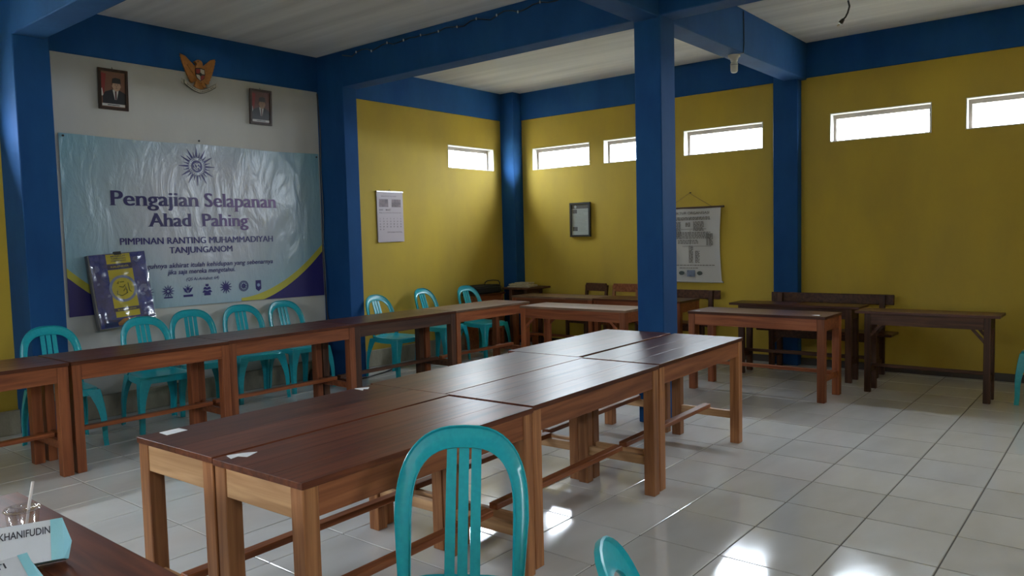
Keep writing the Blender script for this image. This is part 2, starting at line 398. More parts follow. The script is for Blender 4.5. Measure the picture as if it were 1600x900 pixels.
def make_table(name, style, planks=3, overhang=.004, brace=False, rail_z=.165):
    root = link(name, None)
    top, rail, erail, leg = style
    L2, W2 = TL/2, TW/2
    tt = .022
    # top boards of unequal width
    ws = {3: (.34, .30, .36), 2: (.46, .54)}[planks]; y = -W2
    for k, w in enumerate(ws):
        y2 = y+TW*w
        a = y-(overhang if k == 0 else -.0002); b_ = y2+(overhang if k == len(ws)-1 else -.0002)
        MB().box(-L2-overhang, L2+overhang, a, b_, TH-tt, TH-random.choice((0, .0003)), .0009).build('plank', top, root)
        y = y2
    lw = .062; ins = .0 if overhang < .02 else .03
    for sx in (-1, 1):
        for sy in (-1, 1):
            x0 = sx*(L2-ins); y0 = sy*(W2-ins)
            MB().box(*sorted((x0, x0-sx*lw)), *sorted((y0, y0-sy*lw)), 0, TH-tt, .003).build('leg', leg, root)
    ah = .10; zt = TH-tt
    for sy in (-1, 1):
        y0 = sy*(W2-ins-.004)
        MB().box(-L2+ins+lw, L2-ins-lw, *sorted((y0, y0-sy*.022)), zt-ah, zt, .002).build('apron', rail, root)
    for sx in (-1, 1):
        x0 = sx*(L2-ins-.004)
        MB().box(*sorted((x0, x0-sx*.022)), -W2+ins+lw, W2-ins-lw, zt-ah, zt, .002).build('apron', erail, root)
        xc = sx*(L2-ins-lw/2)
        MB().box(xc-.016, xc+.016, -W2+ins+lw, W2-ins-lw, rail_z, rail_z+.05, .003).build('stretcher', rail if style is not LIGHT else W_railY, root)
    MB().box(-L2+ins+lw/2-.016, L2-ins-lw/2+.016, -.024, .024, rail_z+.05, rail_z+.078, .003).build('stretcher', rail, root)
    if brace:
        for sx in (-1, 1):
            for sy in (-1, 1):
                x0 = sx*(L2-ins-lw); y0 = sy*(W2-ins-.026)
                pts = [(x0, y0, zt-ah-.11), (x0, y0, zt-ah-.075), (x0-sx*.075, y0, zt-ah), (x0-sx*.11, y0, zt-ah)]
                MB().prism(pts, (0, sy*.02, 0)).build('corner_brace', rail, root)
    return root
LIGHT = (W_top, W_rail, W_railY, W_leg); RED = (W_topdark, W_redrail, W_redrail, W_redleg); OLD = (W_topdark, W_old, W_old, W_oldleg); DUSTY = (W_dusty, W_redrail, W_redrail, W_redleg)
protos = {}
def table(style, x0, x1, y0, y1, label, along='x', group=None, skew=0, z=None, **kw):
    key = (id(style), tuple(sorted(kw.items())))
    if key not in protos:
        root = make_table('wooden_table', style, **kw); protos[key] = root
    else:
        root = copy_tree(protos[key])
    L, W = (x1-x0, y1-y0) if along == 'x' else (y1-y0, x1-x0)
    root.location = ((x0+x1)/2, (y0+y1)/2, 0); ov = 2*kw.get('overhang', 0); root.scale = ((L-ov)/TL, (W-ov)/TW, 1 if z is None else z/TH)
    root.rotation_euler = (0, 0, (0 if along == 'x' else math.pi/2)+skew)
    tag(root, label, 'table', group)
    return root
g = 'tables pushed together in the middle block'
sk = R(2.0)
def ctab(x0, x1, y0, y1, label, style, **kw): return table(style, x0, x1, y0, y1, label, 'x', g, sk, **kw)
# near row then middle row then far row; first the side facing the front chair
ctab(1.325, 2.50, 1.945, 2.415, 'dark topped wooden table right behind the front plastic chair, torn sticker at its corner', LIGHT)
ctab(1.315, 2.505, 2.44, 2.94, 'wooden table at the left near corner of the middle block, oblong white sticker on top', (LIGHT), planks=2)
ctab(2.535, 3.71, 2.01, 2.50, 'middle wooden table on the side of the block facing the open floor', LIGHT)
ctab(2.515, 3.72, 2.515, 3.01, 'middle wooden table on the side of the block facing the banner', LIGHT, planks=2)
ctab(3.745, 4.985, 2.065, 2.56, 'far end table of the middle block on the open floor side, before the column', LIGHT)
ctab(3.735, 4.97, 2.60, 3.12, 'far end table of the middle block on the banner side, before the column', LIGHT, planks=2)
g = 'long row of tables along the banner wall'
def ltab(x0, x1, y0, y1, label, style=RED): return table(style, x0, x1, y0, y1, label, 'x', g)
ltab(.70, 1.925, 5.21, 5.75, 'red brown table cut by the left picture edge in the banner row')
ltab(1.95, 3.035, 5.22, 5.76, 'red brown table in the banner row nearest the blue and yellow calendar board')
ltab(3.05, 4.24, 5.25, 5.80, 'red brown table below the banner, second to the left of the deep blue column')
ltab(4.26, 5.535, 5.28, 5.81, 'dark brown table standing in front of the deep blue column', OLD)
ltab(5.555, 6.745, 5.29, 5.80, 'dusty brown table at the far end of the banner row', DUSTY)
g = 'tables in front of the back wall'
def rtab(x0, x1, y0, y1, label, style=RED, **kw): return table(style, x0, x1, y0, y1, label, 'y', g, **kw)
rtab(6.255, 6.715, 3.76, 5.03, 'pale topped table left of the free standing column with corner brackets', DUSTY, brace=True)
rtab(7.33, 7.77, 4.84, 6.02, 'brown table in front of the corner desk, left of the two at the wooden chairs', DUSTY)
rtab(7.33, 7.79, 3.74, 4.82, 'brown table half hidden by the free standing column, below the hanging chart', RED)
rtab(6.475, 6.935, 2.0, 3.22, 'red brown table right of the free standing column with two paper scraps', RED)
rtab(7.40, 7.77, 1.985, 3.24, 'dark table with overhanging top before the long bench', OLD, overhang=.05)
rtab(7.08, 7.44, .84, 1.945, 'dark table with overhanging top and corner brackets near the right picture edge', OLD, overhang=.05, brace=True)
t = table((LIGHT[0], W_old, W_old, W_oldleg), .30, .785, 1.36, 2.56, 'worn brown table in the lower left corner carrying paper bags', 'y')

# paper stickers and scraps on the tops
M_paper = plain('white_paper', (.78, .78, .80), .7, 0, .3, .08, 30)
def scrap(name, pts, label, group='torn white stickers on the tables'):
    mb = MB().prism([(x, y, TH+.0005) for x, y in pts], (0, 0, .0012)); o = mb.build(name, M_paper); tag(o, label, 'paper', group); return o
scrap('paper_sticker', [(1.382, 2.908), (1.462, 2.913), (1.466, 2.852), (1.38, 2.842)], 'oblong white sticker on the left near corner of the middle block')
scrap('paper_sticker', [(1.36, 2.389), (1.408, 2.373), (1.448, 2.342), (1.392, 2.315), (1.378, 2.348), (1.347, 2.34)], 'torn white sticker on the dark tabletop behind the front chair')
scrap('paper_sticker', [(2.367, 2.95), (2.43, 2.916), (2.396, 2.885), (2.385, 2.905), (2.36, 2.88)], 'small torn sticker at the seam on the banner side of the block')
scrap('paper_scrap', [(6.50, 3.16), (6.50, 3.12), (6.53, 3.125), (6.525, 3.165)], 'tiny white scrap at the left end of the table right of the column')
scrap('paper_scrap', [(6.56, 2.13), (6.56, 2.07), (6.60, 2.075), (6.595, 2.125)], 'small white scrap at the right end of the table right of the column')

# ------------------------------------------------------------------ plastic chairs
def plastic():
    mt, nt, b = nodes_of('teal_plastic'); L = nt.links
    tc = nt.nodes.new('ShaderNodeTexCoord'); nz = nt.nodes.new('ShaderNodeTexNoise'); nz.inputs['Scale'].default_value = 60; nz.inputs['Detail'].default_value = 4
    L.new(tc.outputs['Object'], nz.inputs['Vector'])
    rp = nt.nodes.new('ShaderNodeValToRGB'); rp.color_ramp.elements[0].position = .3; rp.color_ramp.elements[1].position = .75
    rp.color_ramp.elements[0].color = (.008, .30, .36, 1); rp.color_ramp.elements[1].color = (.015, .36, .42, 1)
    L.new(nz.outputs['Fac'], rp.inputs[0]); L.new(rp.outputs[0], b.inputs['Base Color'])
    b.inputs['Roughness'].default_value = .28
    bp = nt.nodes.new('ShaderNodeBump'); bp.inputs['Strength'].default_value = .05; bp.inputs['Distance'].default_value = .002
    L.new(nz.outputs['Fac'], bp.inputs['Height']); L.new(bp.outputs[0], b.inputs['Normal'])
    return mt
M_teal = plastic()
SZ, CT = .425, .86     # seat height, chair height
def back_x(z, y):       # backward lean and hollow of the back: forward is +x
    k = (z-SZ)/(CT-SZ)
    return -.185-.115*k-.02*k*k+.035*(abs(y)/.2)**2
def make_chair():
    root = link('plastic_chair', None)
    # seat: rounded slab with dished top and turned down rim
    N = 36; rings = []
    def outline(s, z, dish=0):
        out = []
        for k in range(N):
            a = 2*math.pi*k/N; c, si = math.cos(a), math.sin(a); e = 2/4.2
            x = .205*math.copysign(abs(c)**e, c)*s; y = math.copysign(abs(si)**e, si)*s
            y *= .205+.018*(x/.2)
            out.append((x+.005, y, z-dish+(.012*max(0, -x/.2)**2 if dish == 0 else 0)))
        return out
    rings = [outline(.05, SZ-.012, .002), outline(.5, SZ-.010, .001), outline(.82, SZ-.004, .0005), outline(.95, SZ+.001), outline(.99, SZ-.004), outline(1.0, SZ-.014), outline(1.005, SZ-.05), outline(.985, SZ-.05), outline(.975, SZ-.018), outline(.5, SZ-.022, .001), outline(.05, SZ-.024, .001)]
    mb = MB(); mb.loft(rings, True); mb.build('seat', M_teal, root, 50)
    # legs: angle profile, wide where they flow out of the seat
    for sx in (-1, 1):
        for sy in (-1, 1):
            rg = []
            for k in range(9):
                t = k/8; z = (SZ-.012)*(1-t)
                w = .034+.055*(1-t)**3+.006*(1-t); th = .007
                bow = .012*math.sin(math.pi*min(1, t*1.2))
                ox = sx*(.206+(.030 if sx > 0 else .050)*t+bow*.6); oy = sy*((.212 if sx > 0 else .190)+.030*t+bow)
                P = lambda a, b_: (ox-sx*a, oy-sy*b_, z)
                rg.append([P(0, .004), P(.004, 0), P(w, 0), P(w, th), P(th+.004, th), P(th, th+.004), P(th, w), P(0, w)])
            MB().loft(rg).build('leg', M_teal, root, 35)
    # backrest hoop
    def outer(t):
        if t < .25 or t > .75:
            s = t/.25 if t < .25 else (1-t)/.25
            return (-1 if t < .25 else 1)*(.185+.018*s), SZ-.02+(.61-SZ+.02)*s
        a = math.pi*(1-(t-.25)/.5); c, s = math.cos(a), math.sin(a); e = 2/2.7
        return .203*math.copysign(abs(c)**e, c), .61+(CT-.61)*abs(s)**e
    def inner(t):
        if t < .25 or t > .75:
            s = t/.25 if t < .25 else (1-t)/.25
            return (-1 if t < .25 else 1)*(.150+.004*s), SZ-.02+(.60-SZ+.02)*s
        a = math.pi*(1-(t-.25)/.5); c, s = math.cos(a), math.sin(a); e = 2/2.9
        return .154*math.copysign(abs(c)**e, c), .60+(CT-.067-.60)*abs(s)**e
    rg = []
    for k in range(49):
        t = k/48; (yo, zo), (yi, zi) = outer(t), inner(t)
        ring = []
        for (w, dx) in ((0, .010), (.10, -.003), (.5, -.006), (.9, -.003), (1, .006)):
            y, z = yo+(yi-yo)*w, zo+(zi-zo)*w; ring.append((back_x(z, y)+dx, y, z))
        for (w, dx) in ((.96, .012), (.85, .004), (.5, .002), (.15, .004), (.04, .014)):
            y, z = yo+(yi-yo)*w, zo+(zi-zo)*w; ring.append((back_x(z, y)+dx, y, z))
        rg.append(ring)
    MB().loft(rg).build('backrest', M_teal, root, 45)
    for yc in (-.0385, 0, .0385):
        rg = []
        for k in range(9):
            z = SZ-.01+(CT-.06-SZ+.01)*k/8; x = back_x(z, yc)
            rg.append([(x+.004, yc-.0155, z), (x-.003, yc-.0145, z), (x-.005, yc-.008, z), (x-.005, yc+.008, z), (x-.003, yc+.0145, z), (x+.004, yc+.0155, z), (x+.002, yc, z)])
        MB().loft(rg).build('slat', M_teal, root, 40)
    # moulded rib across the rear of the seat that carries the slats
    return root
proto = make_chair(); first = True
def chair(x, y, deg, label, group='teal plastic chairs', z=0):
    global first
    o = proto if first else copy_tree(proto); first = False
    o.location = (x, y, z); o.rotation_euler = (0, 0, R(deg)); tag(o, label, 'chair', group)
    return o
chair(1.46, 1.44, 214, 'bright teal plastic chair in the foreground before the near end of the tables')
chair(1.33, .50, -57, 'teal plastic chair of which only the top of the back shows at the bottom edge')
chair(2.18, 6.06, -98, 'teal plastic chair in front of the blue column at the left edge')
chair(2.92, 6.10, -95, 'teal plastic chair in front of the blue and yellow calendar board')
chair(3.43, 6.37, -104, 'teal plastic chair second from the calendar board, behind the table seam')
chair(3.97, 6.40, -100, 'teal plastic chair in front of the right half of the banner')
chair(4.50, 6.43, -92, 'teal plastic chair at the right end of the banner beside the deep blue column')
chair(5.46, 6.08, -85, 'teal plastic chair just right of the deep blue column')
chair(6.43, 6.36, -83, 'teal plastic chair below the window, left of the pair by the black bag')
chair(6.97, 6.18, -90, 'teal plastic chair by the desk with the black bag')
chair(7.45, .52, 180, 'teal plastic chair cut by the right picture edge by the back wall')

# ------------------------------------------------------------------ wooden chairs, benches, corner furniture
def wooden_chair(x, y, deg, label, rail, leg):
    root = thing('wooden_chair', label, 'chair', (x, y, 0), R(deg), 'wooden chairs against the back wall')
    w, d = .36, .38
    MB().box(-d/2, d/2, -w/2, w/2, .43, .45, .004).build('seat', rail, root)
    for sy in (-1, 1):
        y0 = sy*(w/2-.017)
        MB().prism([(-d/2, y0-.017, 0), (-d/2+.04, y0-.017, 0), (-d/2+.04, y0-.017, .43), (-d/2-.01, y0-.017, .81), (-d/2-.04, y0-.017, .81), (-d/2, y0-.017, .43)], (0, .034, 0)).build('leg', leg, root)
        MB().box(d/2-.04, d/2, y0-.018, y0+.018, 0, .43, .003).build('leg', leg, root)
        MB().box(-d/2+.04, d/2-.04, y0-.01, y0+.01, .38, .43, .002).build('side_rail', rail, root)
    b = MB(); n = 8; pts = []
    for k in range(n+1):
        yy = -w/2+w*k/n; pts.append((yy, .735))
    pts += [(w/2, .80), (w/2-.02, .835), (-w/2+.02, .835), (-w/2, .80)]
    b.prism([(-d/2-.022, yy, zz) for yy, zz in pts], (.018, 0, 0)).build('back_rail', rail, root)
    MB().box(-d/2-.004, -d/2+.012, -w/2+.03, w/2-.03, .56, .60, .002).build('back_rail', rail, root)
    MB().box(d/2-.03, d/2-.01, -w/2+.035, w/2-.035, .36, .42, .002).build('front_rail', rail, root)
    return root
wooden_chair(7.98, 5.36, 172, 'dark wooden chair behind the brown tables, nearer the corner', W_old, W_oldleg)
wooden_chair(7.98, 4.90, 182, 'orange brown wooden chair behind the brown tables, beside the free standing column', W_rail, W_leg)
def bench(yc, L, label):
    root = thing('wooden_bench', label, 'bench', (7.97, yc, 0), 0, 'wooden benches against the back wall')
    MB().box(-.15, .13, -L/2-.05, L/2+.05, .405, .43, .004).build('seat', W_topdark, root)
    MB().box(.155, .18, -L/2, L/2, .685, .785, .004).build('backrest', W_old, root)
    for sy in (-1, 1):
        y0 = sy*(L/2-.10)
        MB().box(-.13, -.08, y0-.025, y0+.025, 0, .405, .003).build('leg', W_oldleg, root)
        MB().prism([(.10, y0-.025, 0), (.15, y0-.025, 0), (.15, y0-.025, .42), (.155, y0-.025, .78), (.125, y0-.025, .78), (.10, y0-.025, .42)], (0, .05, 0)).build('leg', W_oldleg, root)
        MB().box(-.08, .10, y0-.012, y0+.012, .12, .16, .002).build('stretcher', W_old, root)
        MB().prism([(-.11, y0-sy*.025, .27), (-.11, y0-sy*.025, .32), (-.11, y0-sy*.12, .405), (-.11, y0-sy*.16, .405)], (.02, 0, 0)).build('corner_brace', W_old, root)
    MB().box(-.02, .02, -L/2+.09, L/2-.09, .16, .19, .002).build('stretcher', W_old, root)
    MB().box(-.12, -.10, -L/2+.07, L/2-.07, .34, .405, .002).build('apron', W_old, root)
bench(2.46, 1.21, 'long dark wooden bench with backrest before the blue wall column')
bench(4.15, 1.0, 'dark wooden bench half hidden by the free standing column, below the hanging chart')
# desk with front panel in the corner, black bag on it
d = thing('wooden_desk', 'small red brown desk by the far corner carrying the black bag', 'desk', (7.49, 6.62, 0))
MB().box(-.27, .27, -.14, .15, .70, .725, .004).build('desk_top', W_topdark, d)
for sx in (-1, 1): MB().box(*sorted((sx*.25, sx*.22)), -.12, .14, 0, .70, .003).build('side_panel', W_redrail, d)
MB().box(-.22, .22, -.115, -.095, .25, .70, .003).build('front_panel', W_redrail, d)
MB().box(-.22, .22, -.095, .13, .30, .32, .003).build('shelf', W_redrail, d)
M_black = plain('black_fabric', (.012, .012, .014), .7, 0, .3, .3, 40)
M_blackp = plain('black_plastic', (.015, .015, .017), .35)
b = thing('black_bag', 'low black carrying bag with loop handle on the corner desk', 'bag', (7.47, 6.63, .725))
rg = []
for (s, z) in ((.92, 0), (1, .012), (1, .07), (.96, .095), (.85, .105)):
    rg.append([(.27*s*math.copysign(abs(math.cos(a))**.35, math.cos(a)), .13*s*math.copysign(abs(math.sin(a))**.35, math.sin(a)), z) for a in [2*math.pi*k/24 for k in range(24)]])
MB().loft(rg).build('bag_body', M_black, b, 40)
MB().tube([(-.02, -.06, .095), (-.01, -.06, .14), (.03, -.06, .158), (.14, -.06, .162), (.25, -.06, .15), (.28, -.06, .12), (.28, -.06, .08)], .007, 6).build('handle', M_blackp, b, True)
MB().tube([(-.25, -.12, .075), (0, -.132, .078), (.25, -.12, .075)], .004, 5).build('zipper', M_blackp, b, True)
c = thing('corner_table', 'small dark pedestal table with overhanging top in the far corner', 'table', (8.0, 6.36, 0))
MB().box(-.24, .25, -.26, .19, .755, .78, .005).build('table_top', W_old, c)
for sx in (-1, 1):
    for sy in (-1, 1): MB().box(*sorted((sx*.17, sx*.12)), *sorted((sy*.15-.03, sy*.10-.03)), 0, .755, .003).build('leg', W_oldleg, c)
for sy in (-1, 1): MB().box(-.12, .12, sy*.12-.04, sy*.12-.02, .67, .755, .002).build('apron', W_old, c)
M_straw = plain('yellowed_paper', (.52, .47, .33), .8, 0, .3, .15, 25)
for k, (dx, dy, rz, w_, l_) in enumerate(((0, 0, .2, .24, .33), (.01, -.01, -.1, .22, .31), (-.01, .01, .45, .21, .30), (.02, -.02, .1, .15, .22))):
    o = MB().box(-w_/2, w_/2, -l_/2, l_/2, 0, .014, .002).build('paper_bundle', M_straw)
    o.location = (7.97+dx, 6.36+dy, .7805+k*.0148); o.rotation_euler = (0, 0, rz)
    tag(o, ['bottom', 'second lowest', 'third', 'topmost small'][k]+' yellowed paper bundle in the pile on the corner table', 'paper', 'paper bundles in the far corner')

# ------------------------------------------------------------------ flat print helpers (local x = right, z = up, -y = out of the wall)
def pp(mb, pts, d0, d1): return mb.prism([(u, -d1, v) for u, v in pts], (0, d1-d0, 0))
def rect(u0, u1, v0, v1): return [(u0, v0), (u1, v0), (u1, v1), (u0, v1)]
def oval(u, v, a, b_=None, n=28): return [(u+a*math.cos(2*math.pi*k/n), v+(b_ or a)*math.sin(2*math.pi*k/n)) for k in range(n)]
def ring(mb, u, v, r0, r1, d, n=36):
    P = [(u+r*math.cos(2*math.pi*k/n), -d, v+r*math.sin(2*math.pi*k/n)) for r in (r0, r1) for k in range(n)]
    return mb.add(P, [(k, (k+1) % n, n+(k+1) % n, n+k) for k in range(n)])
def glyphs(s, width=None, cap=None, bold=0.0, align='CENTER', shear=0, spacing=1.0, serif=False):
    cu = bpy.data.curves.new('type', 'FONT'); cu.body = s; cu.size = 1; cu.offset = bold; cu.align_x = align; cu.resolution_u = 3; cu.shear = shear; cu.space_character = spacing
    ob = bpy.data.objects.new('type', cu); COL.objects.link(ob)
    bpy.context.view_layer.update()
    dg = bpy.context.evaluated_depsgraph_get(); me = ob.evaluated_get(dg).to_mesh()
    vs_ = [(v.co.x, v.co.y) for v in me.vertices]; fs = [tuple(p.vertices) for p in me.polygons]
    ob.evaluated_get(dg).to_mesh_clear(); bpy.data.objects.remove(ob); bpy.data.curves.remove(cu)
    if serif:   # small slabs on every flat stem end
        cnt = {}
        for f in fs:
            for a, b_ in zip(f, f[1:]+f[:1]): cnt.setdefault((min(a, b_), max(a, b_)), []).append(f)
        for (a, b_), ff in cnt.items():
            (xa, ya), (xb, yb) = vs_[a], vs_[b_]
            if len(ff) == 1 and abs(ya-yb) < 1e-3 and .05 < abs(xa-xb) < .17:
                cy = sum(vs_[i][1] for i in ff[0])/len(ff[0]); x0, x1 = min(xa, xb), max(xa, xb); t_ = .032 if cy > ya else -.032
                n_ = len(vs_); up_ = cy < ya
                vs_ += [(x0-.06, ya), (x1+(.0 if up_ else .06), ya), (x1+(.0 if up_ else .02), ya+t_), (x0-.02, ya+t_)]; fs.append((n_, n_+1, n_+2, n_+3))
    w = max(v[0] for v in vs_)-min(v[0] for v in vs_) if vs_ else 1
    sy = cap/.73 if cap else (width/w); sx = width/w if width else sy
    return [(x*sx, y*sy) for x, y in vs_], fs
def write(mb, s, u, v, d, **kw):
    vs_, fs = glyphs(s, **kw); f = kw.get('wave')
    return mb.add([(u+x, -d, v+y) for x, y in vs_], fs)
def on_left(name, label, cat, x, z, off=0, group=None): return thing(name, label, cat, (x, Y1-off, z), 0, group)
def on_back(name, label, cat, y, z, off=0, group=None): return thing(name, label, cat, (X1-off, y, z), -math.pi/2, group)
def sunburst(mb, u, v, r0, r1, n, w, d):
    for k in range(n):
        a = 2*math.pi*k/n+math.pi/2; c, s = math.cos(a), math.sin(a)
        mb.add([(u+r0*c-w*s, -d, v+r0*s+w*c), (u+r0*c+w*s, -d, v+r0*s-w*c), (u+r1*c+.2*w*s, -d, v+r1*s-.2*w*c), (u+r1*c-.2*w*s, -d, v+r1*s+.2*w*c)], [(0, 1, 2, 3)])
    return mb

# ------------------------------------------------------------------ banner
def banner_mats():
    mt, nt, b = nodes_of('printed_vinyl'); L = nt.links
    tc = nt.nodes.new('ShaderNodeTexCoord'); mp = nt.nodes.new('ShaderNodeMapping')
    mp.inputs['Location'].default_value = (0, 0, -1.75*.85); mp.inputs['Scale'].default_value = (.72, 0, .85)
    L.new(tc.outputs['Object'], mp.inputs[0])
    gr = nt.nodes.new('ShaderNodeTexGradient'); gr.gradient_type = 'SPHERICAL'; L.new(mp.outputs[0], gr.inputs[0])
    rp = nt.nodes.new('ShaderNodeValToRGB'); rp.color_ramp.elements[0].position = .0; rp.color_ramp.elements[1].position = .62
    rp.color_ramp.elements[0].color = (.24, .44, .52, 1); rp.color_ramp.elements[1].color = (.52, .54, .59, 1)
    L.new(gr.outputs['Fac'], rp.inputs[0]); L.new(rp.outputs[0], b.inputs['Base Color']); b.inputs['Roughness'].default_value = .22
    # creases of the vinyl sheet
    nz = nt.nodes.new('ShaderNodeTexNoise'); nz.inputs['Scale'].default_value = 2.6; nz.inputs['Detail'].default_value = 5; nz.inputs['Distortion'].default_value = .5
    m2 = nt.nodes.new('ShaderNodeMapping'); m2.inputs['Rotation'].default_value = (0, .5, 0); m2.inputs['Scale'].default_value = (2.2, 1, .9)
    L.new(tc.outputs['Object'], m2.inputs[0]); L.new(m2.outputs[0], nz.inputs['Vector'])
    bp = nt.nodes.new('ShaderNodeBump'); bp.inputs['Strength'].default_value = .45; bp.inputs['Distance'].default_value = .05
    L.new(nz.outputs['Fac'], bp.inputs['Height']); L.new(bp.outputs[0], b.inputs['Normal'])
    return mt
M_vinyl = banner_mats()
M_navy = plain('navy_print', (.035, .030, .16), .3); M_gold = plain('yellow_print', (.50, .46, .06), .35)
def title_mat():
    mt, nt, b = nodes_of('navy_to_purple_print'); L = nt.links
    tc = nt.nodes.new('ShaderNodeTexCoord'); sp = nt.nodes.new('ShaderNodeSeparateXYZ'); mr = nt.nodes.new('ShaderNodeMapRange')
    mr.inputs['From Min'].default_value = -.35; mr.inputs['From Max'].default_value = .7
    rp = nt.nodes.new('ShaderNodeValToRGB'); rp.color_ramp.elements[0].color = (.03, .025, .12, 1); rp.color_ramp.elements[1].color = (.20, .10, .30, 1)
    L.new(tc.outputs['Object'], sp.inputs[0]); L.new(sp.outputs[0], mr.inputs[0]); L.new(mr.outputs[0], rp.inputs[0]); L.new(rp.outputs[0], b.inputs['Base Color'])
    b.inputs['Roughness'].default_value = .35
    return mt
M_title = title_mat()
BX = 3.80
ban = on_left('wall_banner', 'wide pale blue vinyl banner with navy lettering hung on the white wall', 'banner', BX, 0, .006)
def bwave(u, v): return .006+.006*math.sin(2.1*u+.6)*math.sin(1.7*v)+.004*math.sin(5.3*u+2.2*v)+.002*math.sin(11*u-7*v)
def wavy(mb, extra):   # lay flat print on the hanging sheet
    mb.v = [(x, -bwave(x, z)-extra, z) for x, y, z in mb.v]; return mb
def tri_fill(pts, step=.06):
    """fine vertical strips for a region between two curves [(u, v_low, v_high)]"""
    mb = MB(); v = []; f = []
    for u, a, b_ in pts:
        for k in range(7): v.append((u, 0, a+(b_-a)*k/6))
    for i in range(len(pts)-1):
        for k in range(6): f.append((i*7+k, (i+1)*7+k, (i+1)*7+k+1, i*7+k+1))
    return mb.add(v, f)
U0, U1 = 2.54-BX, 5.075-BX
vb = lambda u: .885+.012*math.sin((u-U0)*1.3)-.012
vt = lambda u: 2.372-.012*math.sin((u-U0)*2.4)**2
v_, f_ = [], []
NU, NV = 90, 54
for i in range(NU+1):
    u = U0+(U1-U0)*i/NU
    for j in range(NV+1):
        vv = vb(u)+(vt(u)-vb(u))*j/NV; v_.append((u, -bwave(u, vv), vv))
for i in range(NU):
    for j in range(NV): f_.append((i*(NV+1)+j, (i+1)*(NV+1)+j, (i+1)*(NV+1)+j+1, i*(NV+1)+j+1))
MB().add(v_, f_).build('vinyl_sheet', M_vinyl, ban, 180)
# swooshes at the lower corners
curveL = lambda u: .87+.36*max(0, 1-(u-U0)/.62)**1.6
curveR = lambda u: .87+.50*max(0, (u-(U1-.98))/.98)**1.8
for cv, rng, nm in ((curveL, (U0, U0+.62), 0), (curveR, (U1-.98, U1), 1)):
    us = [rng[0]+(rng[1]-rng[0])*k/24 for k in range(25)]
    wavy(tri_fill([(u, vb(u)+.001, max(vb(u)+.002, cv(u)+.045)) for u in us]), .0016).build('yellow_swoosh', M_gold, ban)
    wavy(tri_fill([(u, vb(u)+.0005, max(vb(u)+.0015, cv(u)-.03)) for u in us]), .0028).build('navy_swoosh', M_navy, ban)
def btext(s, X, z, w, cap, bold, mat, nm='lettering', shear=0):
    mb = MB()
    for dx in ((-.006, .006) if cap > .1 else (-.0022, .0022) if cap > .05 else (0,)): write(mb, s, X-BX+dx, z-cap/2, 0, width=w, cap=cap, bold=bold if cap < .05 else 0, shear=shear, serif=cap > .1)
    wavy(mb, .003).build(nm, mat, ban)
btext('Pengajian', 3.31, 1.862, .80, .135, .004, M_title)
btext('Selapanan', 4.145, 1.862, .76, .135, .004, M_title)
btext('Ahad', 3.432, 1.675, .39, .125, .004, M_title)
btext('Pahing', 3.965, 1.675, .49, .125, .004, M_title)
btext('PIMPINAN RANTING MUHAMMADIYAH', 3.725, 1.487, 1.49, .062, .012, M_navy)
btext('TANJUNGANOM', 3.717, 1.40, .62, .060, .012, M_navy)
btext('sesungguhnya akhirat itulah kehidupan yang sebenarnya', 3.74, 1.262, 1.44, .045, .012, M_navy, shear=.2)
btext('jika saja mereka mengetahui.', 3.71, 1.203, .665, .045, .012, M_navy, shear=.2)
btext('(QS Al-Ankabut: 64)', 3.705, 1.130, .325, .030, .004, M_navy, shear=.2)
lg = MB(); SX, SZ_ = 3.708-BX, 2.165
sunburst(lg, SX, SZ_, .088, .178, 12, .010, 0); sunburst(lg, SX, SZ_, .086, .135, 24, .007, 0)
ring(lg, SX, SZ_, .080, .085, 0)
for k in range(24):
    a = 2*math.pi*(k+.5)/24
    if k % 12 in (5, 6): continue
    lg.add([(SX+r*math.cos(a+t), 0, SZ_+r*math.sin(a+t)) for r, t in ((.066, -.07), (.066, .05), (.075, .07), (.073, -.05))], [(0, 1, 2, 3)])
wavy(lg, .003).build('sun_emblem', M_navy, ban)
dc = MB().add([(x, 0, z) for x, z in oval(SX, SZ_, .056)], [tuple(range(28))]); wavy(dc, .003).build('emblem_disc', M_navy, ban)
sw = MB()
for pts in ([(-.03, .02), (-.02, -.01), (0, -.02), (.015, 0), (.03, -.025)], [(-.02, .03), (0, .01), (.02, .03), (.03, .01)], [(-.035, -.015), (-.01, -.035), (.01, -.03)], [(0, .035), (.005, -.01)]):
    for (a, b_), (c, d_) in zip(pts, pts[1:]):
        L_ = math.hypot(c-a, d_-b_); nx, nz = -(d_-b_)/L_*.004, (c-a)/L_*.004
        sw.add([(SX+a-nx, 0, SZ_+b_-nz), (SX+c-nx, 0, SZ_+d_-nz), (SX+c+nx, 0, SZ_+d_+nz), (SX+a+nx, 0, SZ_+b_+nz)], [(0, 1, 2, 3)])
wavy(sw, .0045).build('emblem_script', plain('white_print', (.62, .63, .66), .4), ban)
